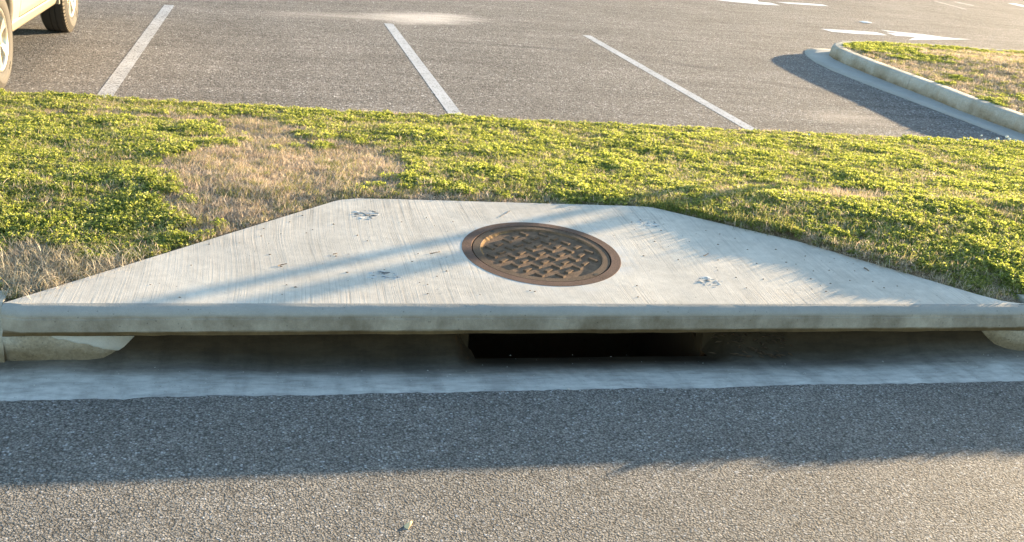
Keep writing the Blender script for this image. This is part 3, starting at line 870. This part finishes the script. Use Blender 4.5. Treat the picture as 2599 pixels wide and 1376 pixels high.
# dry patches read off the photograph: centre, half sizes (photo pixels), weight
DRY = [(770, 395, 250, 100, 1.5), (610, 470, 190, 70, 1.4), (560, 405, 150, 40, .9), (930, 395, 110, 40, 1.0), (420, 257, 330, 10, 1.1), (660, 290, 130, 26, 1.2), (1290, 305, 90, 10, .8),
       (60, 655, 130, 60, 1.6), (230, 640, 110, 30, .9), (40, 720, 90, 22, 1.5), (2150, 490, 120, 26, 1.4), (1960, 470, 80, 16, 1.1), (1210, 497, 130, 12, 1.3), (700, 520, 150, 22, 1.0),
       (1760, 330, 90, 9, .9), (2150, 365, 250, 7, .8), (2480, 480, 90, 20, .5), (1100, 330, 90, 16, .6), (1960, 385, 60, 10, .6), (450, 560, 90, 16, .7), (70, 420, 60, 16, .5)]
GRN = [(380, 590, 190, 55, 1.0), (250, 430, 260, 70, .7), (240, 310, 300, 40, .6), (770, 277, 70, 14, 1.3), (1180, 400, 120, 60, .7), (1250, 450, 160, 40, .6)]
def gauss_list(L, z):
    out = []
    for px, py, rx, ry, w in L:
        c = P(px, py, z); ex = (P(px + rx, py, z) - c).length; ey = (P(px, py - ry, z) - P(px, py + ry, z)).length / 2
        out.append((c.x, c.y, ex, ey, w))
    return out
DW = gauss_list(DRY, .28); GW = gauss_list(GRN, .28)
def dryness(x, y):
    s = -.20 - .22 * sm(1.2, 2.6, x) + .45 * nz(x * 1.7, y * 2.2, 7) + .7 * nz(x * 5, y * 6, 3) + .8 * nz(x * 12, y * 14, 8)
    for cx, cy, rx, ry, w in DW:
        q = ((x - cx) / rx) ** 2 + ((y - cy) / ry) ** 2
        if q < 6: s += 1.08 * w * math.exp(-q * .9)
    for cx, cy, rx, ry, w in GW:
        q = ((x - cx) / rx) ** 2 + ((y - cy) / ry) ** 2
        if q < 6: s -= w * math.exp(-q * .9)
    d = slab_dist(x, y)
    s += 1.0 * (1 - sm(.02, .16, d)) * (1 if x < 1.9 else .8)
    if y > 6.9: s += .4 * sm(6.95 + ext(x), 7.25 + ext(x), y)
    return s
cl, dr, gr, sw = [], [], [], []
N_TRY = 78000
xsr = rng.uniform(-3.6, 9.2, N_TRY); ysr = rng.uniform(3.79, 7.54, N_TRY); us = rng.random(N_TRY); u2 = rng.random(N_TRY)
for x, y, u, v in zip(xsr, ysr, us, u2):
    # nothing much to see outside a generous margin of the frame
    if x > 5.6 + (y - 3.7) * 1.2 or x < -1.6 - (y - 3.7) * .5: continue
    if y > 7.27 + ext(x): continue
    d = slab_dist(x, y)
    if d < .012: continue
    if (x < -.94 or x > 3.42) and y < 3.855: continue
    z = soil_z(x, min(y, 7.2 + ext(x))); s = dryness(x, y)
    hum = .5 + .9 * nz(x * 2.6, y * 3.0, 21) + .5 * nz(x * 7, y * 8, 5)
    near = sm(.0, .14, d)
    if s < .20 + .95 * (v - .5):
        k = (.62 + .38 * max(0, min(1, hum))) * (.6 + .4 * near) * (.8 + .45 * v)
        cl.append((x, y, z + .004 * max(0, hum) * near, k * (1 - .5 * sm(3.95, 3.80, y) * (x > 2.8)) * (1 - .22 * (x > 1.9) * sm(.5, .2, d))))
        if u < .20: gr.append((x, y, z + .002, .6 + .5 * v))
        elif u < .50: dr.append((x, y, z + .006, .55 + .6 * v))
    else:
        if x > 3.05 and y < 3.95: dr.append((x, y, z, .5))
        elif x < -.35 and y < 4.75 and s > .5: (sw if u < .55 else dr).append((x, y, z, .7 + .6 * v))
        elif u < .86: dr.append((x, y, z, (.6 + .5 * v) * (.75 + .25 * near)))
        if u > .86 or (s < .5 and u > .6): gr.append((x, y, z, .6 + .5 * v))
for _ in range(620):
    x = random.uniform(3.45, 6.0); y = random.uniform(3.85, 4.05)
    if nz(x * 3.6, 7.7) > .12: cl.append((x, y, soil_z(x, y) + .012, random.uniform(.85, 1.3)))
# a fringe of dry blades along the slab sides
for i in range(len(SLAB) - 1):
    a, b = SLAB[i], SLAB[i + 1]; L = math.hypot(b[0] - a[0], b[1] - a[1]); n = Vector((-(b[1] - a[1]), b[0] - a[0])) / L
    if b[1] < 3.78: continue
    if a[0] > 1.85 and b[1] > 3.9:
        for k in range(int(L * 130)):
            t = random.random(); o_ = random.uniform(.03, .09); x = a[0] + (b[0] - a[0]) * t + n.x * o_; y = a[1] + (b[1] - a[1]) * t + n.y * o_
            cl.append((x, y, soil_z(x, y) + .006, random.uniform(.6, .85)))
            if k % 3 == 0: gr.append((x, y, soil_z(x, y) + .01, random.uniform(.9, 1.35)))
    for k in range(int(L * 55)):
        t = random.random(); o_ = random.uniform(.0, .06)
        x = a[0] + (b[0] - a[0]) * t + n.x * o_; y = a[1] + (b[1] - a[1]) * t + n.y * o_
        if y < 3.78: continue
        (dr if random.random() < .7 else gr).append((x, y, soil_z(x, y) + .005, random.uniform(.5, .9) * (1.35 if x > 1.95 and y > 3.95 and random.random() < .4 else 1)))
scatter('clover', cl, proto, 'low bright green clover covering the verge between road and parking lot', 'clover')
scatter('dry_grass', dr, proto_dry, 'short dry straw-coloured grass in patches of the verge', 'grass')
scatter('straw', sw, proto_grey, 'longer grey dead straw beside the left corner of the slab', 'grass')
scatter('green_grass', gr, proto_grass, 'green grass blades mixed through the clover on the verge', 'grass')
# the island
ic, idr, ig = [], [], []
for _ in range(26000):
    x = random.uniform(7.1, 15); y = random.uniform(7.2, 13.7)
    if x > y * 1.08 + .8: continue
    if not isl_in(x, y): continue
    z = isl_z(x, y); e = min(x - isl_edge(min(y, 13.1)), isl_far(max(x, 7.7)) - y)
    s = .72 + .8 * nz(x * .9, y * 1.1, 31) + .6 * nz(x * 3, y * 3.4, 13) - 1.1 * math.exp(-((x - 7.9) ** 2 + (y - 12.8) ** 2) / .9) - .5 * math.exp(-((y - isl_far(max(x, 7.7))) / .35) ** 2)
    if y < 10.2 and x < 8.4: s -= .35
    u = random.random(); v = random.random()
    if s < .1: ic.append((x, y, z, .75 + .5 * v)); (u < .3) and ig.append((x, y, z, .8 + .5 * v))
    else:
        if u < .7: idr.append((x, y, z, .8 + .6 * v))
        else: ig.append((x, y, z, .7 + .4 * v))
        if u > .93: ic.append((x, y, z, .6 + .4 * v))
scatter('island_clover', ic, proto, 'green clover thickest at the rounded tip of the grass island', 'clover')
scatter('island_dry_grass', idr, proto_dry, 'brownish dry grass covering the middle of the grass island', 'grass')
scatter('island_green_grass', ig, proto_grass, 'thin green grass blades on the grass island', 'grass')

# clover flowers standing at the back edge of the verge
def flower(pt, r, h):
    root = empty('clover_flower', pt)
    bm = bmesh.new(); bmesh.ops.create_icosphere(bm, subdivisions=2, radius=r)
    for v in bm.verts:
        v.co *= 1 + .16 * nz(v.co.x * 400, v.co.y * 400, v.co.z * 400); v.co.z = v.co.z * .85 + h
    bm_obj('flower_head', bm, M['flower'], root, smooth=False)
    bm = bmesh.new(); bmesh.ops.create_cone(bm, segments=5, radius1=.0012, radius2=.001, depth=h, matrix=Matrix.Translation((0, 0, h / 2)), cap_ends=False)
    bm_obj('stem', bm, M['stem'], root); return root
FL = [(2055, 337, 'white clover flower standing alone near the middle of the back edge'), (2358, 349, 'leftmost small white clover flower before the shaded asphalt'),
      (2432, 350, 'white clover flower at the back edge, second of the shaded group'), (2459, 346, 'white clover flower with a slightly raised head left of the tall one'),
      (2492, 341, 'tall thin-stalked white clover flower against the shaded asphalt'), (2502, 347, 'low white clover flower just right of the tall thin one'),
      (2532, 351, 'small white clover flower left of the largest head'), (2556, 345, 'largest white clover flower head near the right edge'),
      (2562, 352, 'low white clover flower under the largest head'), (2580, 350, 'white clover flower nearest the right edge of the photo')]
for i, (px, py, lab) in enumerate(FL):
    p = P(px, py, .245); y = min(p.y, 7.22); x = p.x; z = soil_z(x, min(y, 7.2))
    big = 'largest' in lab; tall = 'tall thin-stalked' in lab
    f = flower((x, y, z), .0125 if big else .0085, .088 if (big or tall) else .072); tag(f, lab, 'flower', 'white clover flowers on the verge')

# ------------------------------------------------------------------ the parked car
CY0, CY1, WR = 8.28, 11.20, .375
XS = -1.92; XC = -2.83
car = empty('parked_car', (XC, 9.74, 0)); tag(car, 'champagne-coloured parked car with alloy wheels at the left edge', 'car')
def cc(o): return child_of(o, car)
def side_x(z):                                      # half-width bulge measured in from XS
    return XS - float(np.interp(z, [.28, .34, .42, .55, .75, .95, 1.06, 1.62], [.115, .085, .045, .018, .0, .012, .04, .27]))
def belt(y): return float(np.interp(y, [7.35, 7.6, 8.5, 9.2, 12.2], [.78, .86, .98, 1.04, 1.08]))
def low(y):
    z = .36
    for c in (CY0, CY1):
        if abs(y - c) < .45: z = max(z, WR + .02 + math.sqrt(max(0, .445 ** 2 - (y - c) ** 2)))
    return z
def panel(name, y0, y1, zlo, zhi, mir, rows=12, mat=None, off=0.0):
    vs, fs = [], []; n = max(2, int((y1 - y0) / .02))
    for i in range(n + 1):
        y = y0 + (y1 - y0) * i / n; a = zlo(y); b = zhi(y)
        endr = np.interp(y, [7.35, 7.75, 11.9, 12.35], [.16, 0, 0, .10])
        for j in range(rows + 1):
            z = a + (b - a) * j / rows; x = side_x(z) - endr + off
            if mir: x = 2 * XC - x
            vs.append((x, y, z))
    m = rows + 1
    for i in range(n):
        for j in range(rows): q = (i * m + j, (i + 1) * m + j, (i + 1) * m + j + 1, i * m + j + 1); fs.append(q)
    o = mesh_obj(name, vs, fs, mat or M['body'], smooth=True); md = o.modifiers.new('thick', 'SOLIDIFY'); md.thickness = .012; md.offset = -1 if not mir else 1
    return cc(o)
for mir in (False, True):
    panel('front_fender', 7.42, 9.02, low, belt, mir); panel('front_door', 9.03, 10.10, lambda y: .44, belt, mir)
    panel('rear_door', 10.11, 11.02, lambda y: max(.44, low(y)), belt, mir); panel('rear_quarter', 11.03, 12.3, low, belt, mir)
    s = panel('sill', 8.74, 10.76, lambda y: .325, lambda y: .43, mir, 5, off=.006)
    # arch lips
    for c in (CY0, CY1):
        vs, fs = [], []
        for i in range(31):
            a = math.radians(-8 + 196 * i / 30)
            for r, dx in ((.41, -.10), (.43, -.02), (.445, .012), (.475, .010), (.485, -.02)):
                y, z = c + r * math.cos(a), WR + .02 + r * math.sin(a); x = side_x(max(.4, z)) + dx
                if mir: x = 2 * XC - x
                vs.append((x, y, z))
            if i:
                for k in range(4): fs.append(((i - 1) * 5 + k, i * 5 + k, i * 5 + k + 1, (i - 1) * 5 + k + 1))
        cc(mesh_obj('wheel_arch_trim', vs, fs, M['trim'], smooth=True))
    # window glass and pillars
    gl = lambda y: belt(y) + .0
    def gt(y): return float(np.interp(y, [8.75, 9.45, 11.6, 12.2], [1.02, 1.58, 1.60, 1.25]))
    for (a, b, nm) in ((9.2, 10.06, 'front_side_window'), (10.14, 10.98, 'rear_side_window'), (11.06, 11.9, 'quarter_window')):
        panel(nm, a, b, lambda y: belt(y) + .01, gt, mir, 5, M['glass'], off=-.004)
    for (a, b) in ((10.06, 10.14), (10.98, 11.06), (8.9, 9.2)): panel('pillar', a, b, lambda y: belt(y) - .01, gt, mir, 5, M['body'])
    bm = bmesh.new(); sgn = 1 if not mir else -1; xm = XS + .07 if not mir else 2 * XC - XS - .07
    bmbox(bm, xm - .08, xm + .08, 9.12, 9.22, 1.02, 1.17); bmesh.ops.bevel(bm, geom=bm.edges[:], offset=.03, segments=3, affect='EDGES'); cc(bm_obj('door_mirror', bm, M['body'], smooth=True))
    for yy in (9.85, 10.82):
        bm = bmesh.new(); xh = side_x(.88) + .012 if not mir else 2 * XC - side_x(.88) - .012
        bmbox(bm, xh - .012, xh + .014, yy - .09, yy + .09, .865, .895); bmesh.ops.bevel(bm, geom=bm.edges[:], offset=.008, segments=2, affect='EDGES'); cc(bm_obj('door_handle', bm, M['body'], smooth=True))
# inner hull that carries the panels (dark underside, wheel wells open)
bm = bmesh.new()
hull = [(7.55, .40), (7.83, .40), (7.83, .86), (8.73, .86), (8.73, .34), (10.75, .34), (10.75, .86), (11.65, .86), (11.65, .42), (12.25, .42), (12.25, .98), (9.0, .98), (7.55, .78)]
x0h, x1h = XS - .13, 2 * XC - XS + .13
A = [bm.verts.new((x0h, y, z)) for y, z in hull]; B = [bm.verts.new((x1h, y, z)) for y, z in hull]
bm.faces.new(A); bm.faces.new(B[::-1])
for i in range(len(hull)): j = (i + 1) % len(hull); bm.faces.new((A[i], A[j], B[j], B[i]))
cc(bm_obj('underbody', bm, M['dark']))
def cross(name, rows, mat, nx=16, smooth=True):
    """surface across the car: rows of (y, z, inset from side)"""
    vs, fs = [], []
    for y, z, ins in rows:
        for k in range(nx + 1):
            u = k / nx * 2 - 1; hw = (XS - XC) - ins
            vs.append((XC + u * hw, y + (.10 * (abs(u) ** 3) * (1 if y < 9.7 else -1) if (y < 8.0 or y > 12.0) else 0), z + .035 * (1 - u * u)))
    m = nx + 1
    for i in range(len(rows) - 1):
        for k in range(nx): fs.append((i * m + k, i * m + k + 1, (i + 1) * m + k + 1, (i + 1) * m + k))
    return cc(mesh_obj(name, vs, fs, mat, smooth=smooth))
cross('bonnet', [(7.45, .74, .14), (7.6, .83, .08), (8.0, .90, .05), (8.5, .96, .04), (8.95, 1.01, .05)], M['body'])
cross('windscreen', [(8.90, 1.0, .07), (9.15, 1.22, .16), (9.45, 1.56, .27)], M['glass'])
cross('roof', [(9.43, 1.57, .26), (9.9, 1.62, .26), (10.8, 1.64, .26), (11.7, 1.61, .26), (11.95, 1.56, .26)], M['body'])
cross('rear_window', [(11.93, 1.56, .27), (12.12, 1.3, .14), (12.22, 1.06, .07)], M['glass'])
cross('tailgate', [(12.22, 1.08, .06), (12.3, .85, .05), (12.3, .62, .05)], M['body'])
cross('front_bumper', [(7.47, .74, .14), (7.38, .62, .12), (7.40, .42, .12), (7.55, .30, .16)], M['body'])
cross('grille', [(7.405, .70, .48), (7.37, .60, .50), (7.365, .50, .50)], M['dark'])
cross('rear_bumper', [(12.3, .64, .05), (12.4, .55, .06), (12.38, .38, .08), (12.25, .30, .12)], M['body'])
for sx in (-1, 1):
    for (y0, y1, z0, z1, nm, mt) in ((7.46, 7.66, .64, .77, 'headlight', 'lamp_clear'), (12.20, 12.33, .78, 1.02, 'tail_light', 'lamp_red')):
        bm = bmesh.new(); xa = XC + sx * .62; xb = XC + sx * .80; bmbox(bm, min(xa, xb), max(xa, xb), y0, y1, z0, z1)
        bmesh.ops.bevel(bm, geom=bm.edges[:], offset=.03, segments=3, affect='EDGES'); cc(bm_obj(nm, bm, M[mt], smooth=True))
# wheels
def wheel_parts():
    """axis along X, outer face towards +X, outer sidewall at x = 0"""
    def lat(prof, n=72):
        vs, fs = [], []
        for i in range(n):
            a = 2 * math.pi * i / n
            for r, x in prof: vs.append((x, r * math.cos(a), r * math.sin(a)))
        m = len(prof)
        for i in range(n):
            for k in range(m - 1): fs.append((i * m + k, i * m + k + 1, ((i + 1) % n) * m + k + 1, ((i + 1) % n) * m + k))
        return vs, fs
    out = []
    R = WR
    vs, fs = lat([(.225, -.035), (.232, -.018), (.25, -.004), (.285, .006), (.315, .004), (.318, .007), (.322, .004), (.345, -.006), (R - .012, -.022), (R - .003, -.038), (R, -.06), (R, -.10), (R - .007, -.101), (R - .007, -.108), (R, -.109), (R, -.15), (R - .007, -.151), (R - .007, -.158), (R, -.159), (R, -.20), (R - .006, -.23), (.335, -.25), (.24, -.235), (.225, -.215)])
    out.append(('tyre', vs, fs, 'tyre'))
    vs, fs = [], []
    for i in range(60):                              # shoulder blocks
        a = 2 * math.pi * i / 60
        for s_ in (0,):
            xo = (-.012, -.05) if s_ == 0 else (-.20, -.238); da = .036
            n = len(vs)
            for rr, xx in ((R - .022, xo[0] if s_ == 0 else xo[1]), (R + .0015, xo[0] - .014 if s_ == 0 else xo[1] + .014), (R + .0015, xo[1] if s_ == 0 else xo[0])):
                for q in (-1, 1): vs.append((xx, rr * math.cos(a + q * da), rr * math.sin(a + q * da)))
            fs += [(n, n + 1, n + 3, n + 2), (n + 2, n + 3, n + 5, n + 4), (n, n + 2, n + 4), (n + 1, n + 5, n + 3)]
    out.append(('tread', vs, fs, 'tyre_side'))
    vs, fs = lat([(.234, -.022), (.232, -.010), (.222, -.008), (.212, -.014), (.205, -.03), (.200, -.10), (.205, -.22)])
    out.append(('rim', vs, fs, 'rim'))
    vs, fs = [], []
    for k in range(6):
        for q in (-.5, .5):
            a = 2 * math.pi * k / 6 + .15 + q * .20; n = len(vs)
            for (r, w, x) in ((.045, .016, -.018), (.11, .015, -.020), (.17, .018, -.018), (.213, .026, -.014)):
                dy, dz = math.cos(a), math.sin(a)
                for (ww, xx) in ((-w, x - .03), (-w * .8, x), (w * .8, x), (w, x - .03)): vs.append((xx, r * dy - ww * dz, r * dz + ww * dy))
            for s in range(3):
                for c in range(3): b0 = n + s * 4 + c; fs.append((b0, b0 + 1, b0 + 5, b0 + 4))
    out.append(('spokes', vs, fs, 'rim'))
    vs, fs = lat([(.0, -.004), (.03, -.005), (.036, -.012), (.05, -.016), (.055, -.05)], 32)
    out.append(('hub_cap', vs, fs, 'rim'))
    vs, fs = lat([(.0, -.095), (.15, -.095), (.155, -.12)], 32); out.append(('brake_disc', vs, fs, 'trim'))
    vs, fs = lat([(.0, -.15), (.205, -.15)], 24); out.append(('wheel_well', vs, fs, 'dark'))
    return out
WP = [(nm, mesh_obj(nm, vs, fs, M[mt], smooth=(nm != 'tread'), link=False).data) for nm, vs, fs, mt in wheel_parts()]
for me in [m for n_, m in WP]:
    try: me.set_sharp_from_angle(angle=math.radians(42))
    except Exception: pass
tc_ = bpy.data.curves.new('tyre_lettering', 'FONT'); tc_.body = 'TOR'; tc_.size = .042; tc_.extrude = .0012; tc_.align_x = 'CENTER'
to_ = bpy.data.objects.new('tyre_lettering', tc_); col.objects.link(to_)
dg = bpy.context.evaluated_depsgraph_get(); tm = bpy.data.meshes.new_from_object(to_.evaluated_get(dg)); bpy.data.objects.remove(to_)
tm.materials.clear(); tm.materials.append(M['rim'] if False else M['trim'])
k = 0
for yc in (CY0, CY1):
    for mir in (False, True):
        w = bpy.data.objects.new('wheel', None); col.objects.link(w); w.parent = car
        w.empty_display_size = .2
        xo = XS - .008 if not mir else 2 * XC - XS + .008
        w.location = Vector((xo, yc, WR)) - car.location; w.rotation_euler = (random.uniform(0, 6), 0, math.pi if mir else 0)
        if not mir: w.rotation_euler = (.35 if yc == CY0 else 1.1, 0, 0)
        for nm, me in WP:
            if nm in ('spokes', 'hub_cap', 'brake_disc') and False: continue
            o = bpy.data.objects.new(nm, me); col.objects.link(o); o.parent = w
        o = bpy.data.objects.new('lettering', tm); col.objects.link(o); o.parent = w
        al = math.radians(-52) - w.rotation_euler.x; rr = .278
        # text plane: x_text tangential, y_text radial, facing +X
        rad = Vector((0, math.cos(al), math.sin(al))); tan = rad.cross(Vector((1, 0, 0))) * -1
        up = -rad
        tx = up.cross(Vector((1, 0, 0)))
        mw = Matrix((( 0, 0, 1, .0065), (tx.y, up.y, 0, rad.y * (rr + .02)), (tx.z, up.z, 0, rad.z * (rr + .02)), (0, 0, 0, 1)))
        o.matrix_local = mw

# ------------------------------------------------------------------ unseen posts added on the island beyond the right edge, plates shaped to throw the two soft bands across the slab
H2 = Vector((SUN_H.x, SUN_H.y, 0)); N2 = Vector((-SUN_H.y, SUN_H.x, 0))
B0 = Vector((.52, 4.21, 0)); pa = B0 + H2 * 10.0; pb = B0 - N2 * .185 + H2 * 10.7
sg = empty('shadow_posts', (pa.x, pa.y, .14)); tag(sg, 'pair of unseen slim bronze posts added on the grass island to cast the shadow bands on the slab', 'shadow casters')
for q, w in ((pa, .040), (pb, .062)):
    bm = bmesh.new(); bmesh.ops.create_cone(bm, segments=10, radius1=.009, radius2=.009, depth=1.52, matrix=Matrix.Translation((q.x, q.y, .76)), cap_ends=True); child_of(bm_obj('post', bm, M['post'], smooth=True), sg)
    bm = bmesh.new(); a = N2 * w; b = H2 * .004
    vv = [bm.verts.new((q + a * i_ + b * j_ - H2 * .014 + Vector((0, 0, z))).to_tuple()) for i_ in (-1, 1) for j_ in (-1, 1) for z in (1.14, 1.50)]
    for f in ((0,1,3,2),(4,6,7,5),(0,4,5,1),(2,3,7,6),(0,2,6,4),(1,5,7,3)): bm.faces.new([vv[k] for k in f])
    child_of(bm_obj('shadow_plate', bm, M['post']), sg)

# ------------------------------------------------------------------ small things
def twig(p0, p1, r, lab, bend=.006, zf=None):
    K = 7; pts = []
    for k in range(K + 1):
        q = p0.lerp(p1, k / K); q = q + Vector((bend * nz(k * .9, p0.x * 7), bend * nz(k * .9, p0.y * 7 + 3), r * (1.1 + .9 * abs(nz(k, p0.x))))); pts.append(q)
    vs, fs = [], []
    for k, q in enumerate(pts):
        t = (pts[min(K, k + 1)] - pts[max(0, k - 1)]).normalized(); s = t.cross(Vector((0, 0, 1))).normalized(); u = s.cross(t)
        rr = r * (1 - .5 * k / K)
        for a in range(5): an = a * 1.2566; vs.append(q + s * rr * math.cos(an) + u * rr * math.sin(an))
        if k:
            for a in range(5): fs.append(((k - 1) * 5 + a, (k - 1) * 5 + (a + 1) % 5, k * 5 + (a + 1) % 5, k * 5 + a))
    fs.append(tuple(range(5))); fs.append(tuple(range(K * 5, K * 5 + 5)))
    return tag(mesh_obj('twig', vs, fs, M['twig'], smooth=True), lab, 'twig')
twig(PS(706, 676), PS(727, 670), .002, 'small brown twig lying on the left part of the slab')
twig(PS(845, 646), PS(856, 645), .002, 'tiny dark twig on the slab where the upper shadow band begins')
twig(PS(1092, 644), PS(1118, 640), .0018, 'thin twig left of the manhole cover between the shadow bands')
twig(PS(1786, 650), PS(1800, 644), .002, 'thin twig on the slab right of the manhole cover')
twig(PS(2192, 681), PS(2205, 689), .003, 'dark twig in the blue shade of the right slab corner')
twig(PS(1295, 536), PS(1268, 552), .0012, 'fine twig on the slab just above the manhole frame')
# flecks of dirt and leaf crumbs lying on the slab
vs, fs = [], []
for _ in range(150):
    x = random.uniform(-.5, 3.0); y = random.uniform(3.74, 4.8)
    if slab_dist(x, y) > -.04 or math.hypot(x - MC[0], y - MC[1]) < .38: continue
    s = random.uniform(.0012, .0036); z = zs(y) + .0006; a0 = random.uniform(0, 6); n = len(vs)
    vs.append((x, y, z + s * .9))
    for k in range(5): a = a0 + k * 1.2566; q = s * random.uniform(.6, 1.6); vs.append((x + q * math.cos(a) * 1.6, y + q * math.sin(a), z))
    for k in range(5): fs.append((n, n + 1 + k, n + 1 + (k + 1) % 5))
tag(mesh_obj('debris', vs, fs, M['twig']), 'dark crumbs of soil and leaf scattered over the pale slab', 'debris', kind='stuff')
# dead leaves caught under the slab right of the throat
vs, fs = [], []
for _ in range(70):
    x = random.gauss(2.09, .10); y = random.uniform(3.70, 3.80); a0 = random.uniform(0, 6.28); L = random.uniform(.012, .026); W = L * random.uniform(.25, .45)
    z = gz(x, y) + .20 * sm(3.66, 3.93, y) + random.uniform(.004, .014); n = len(vs); ca, sa = math.cos(a0), math.sin(a0)
    for u, v, h in ((-1, 0, 0), (0, -1, .3), (1, 0, .1), (0, 1, .3), (0, 0, -.1)): vs.append((x + u * L * ca - v * W * sa, y + u * L * sa + v * W * ca, z + h * W))
    fs += [(n, n + 1, n + 4), (n + 1, n + 2, n + 4), (n + 2, n + 3, n + 4), (n + 3, n, n + 4)]
M['deadleaf'] = simple('dead_leaf', (.12, .07, .035), .9)
tag(mesh_obj('leaf_litter', vs, fs, M['deadleaf']), 'brown dead leaves caught under the slab right of the dark throat', 'leaves', kind='stuff')
# grit in the gutter
vs, fs = [], []
for _ in range(240):
    x = random.uniform(-1.2, 3.6); y = min(3.84, 3.42 + abs(random.gauss(0, .2))); s = random.uniform(.001, .0032); n = len(vs); z = gz(x, y)
    for k in range(4): a = k * 1.5708 + random.random(); vs.append((x + s * math.cos(a) * 1.3, y + s * math.sin(a), z - .0005))
    vs.append((x, y, z + s)); fs += [(n + k, n + (k + 1) % 4, n + 4) for k in range(4)]
tag(mesh_obj('grit', vs, fs, M['pebble']), 'pale grit washed into the gutter in front of the inlet', 'grit', kind='stuff')
def pebble(p, s, lab):
    bm = bmesh.new(); bmesh.ops.create_icosphere(bm, subdivisions=2, radius=s)
    for v in bm.verts: v.co *= 1 + .35 * nz(v.co.x * 90 + p.x * 5, v.co.y * 90, v.co.z * 90); v.co.z *= .6
    o = bm_obj('pebble', bm, M['pebble'], smooth=True); o.location = p + Vector((0, 0, s * .4)); return tag(o, lab, 'pebble', 'pale pebbles in the gutter')
for px, py, s, lab in ((392, 900, .008, 'pale pebble in the gutter just right of the tapered kerb end'), (1076, 893, .006, 'small pale pebble left of the dark throat'),
                       (333, 935, .004, 'tiny pale pebble in front of the tapered kerb end'), (1442, 992, .007, 'pale stone chip where the gutter meets the asphalt')):
    q = P(px, py, -.06 if py < 960 else -.01); q.z = gz(q.x, min(q.y, 3.85)); pebble(q, s, lab)
# curled leaf on the road
p = P(1033, 1336); vs, fs = [], []
K = 10; J = 4
for i in range(K + 1):
    s = i / K; hw = .0125 * math.sin(math.pi * min(.98, s + .02)) ** .8 + .0006
    for j in range(J + 1):
        u = j / J * 2 - 1
        x = -.007 * math.cos(s * 3.0) + .004 * u; y = -.026 + .052 * s; z = .003 + hw * (u + 1) * .30 + .001 * math.sin(s * 5)
        vs.append((p.x + x + hw * .8 * u, p.y + y, z))
for i in range(K):
    for j in range(J): a = i * (J + 1) + j; fs.append((a, a + 1, a + J + 2, a + J + 1))
lf = mesh_obj('fallen_leaf', vs, fs, M['leaf'], smooth=True); md = lf.modifiers.new('t', 'SOLIDIFY'); md.thickness = .0008
tag(lf, 'pale yellow curled leaf standing on the sunlit road', 'leaf')
# flattened litter on the lot
p = P(2197, 58); bm = bmesh.new(); vv = []
for (dx, dy, dz) in ((-.10, -.07, .006), (.09, -.08, .008), (.13, .03, .012), (.02, .08, .02), (-.12, .04, .012)): vv.append(bm.verts.new((p.x + dx, p.y + dy, dz)))
c0 = bm.verts.new((p.x, p.y, .018))
for k in range(5): bm.faces.new((vv[k], vv[(k + 1) % 5], c0))
lt = bm_obj('paper_litter', bm, M['litter']); md = lt.modifiers.new('t', 'SOLIDIFY'); md.thickness = .003
tag(lt, 'small flat white piece of litter on the asphalt above the arrow', 'litter')
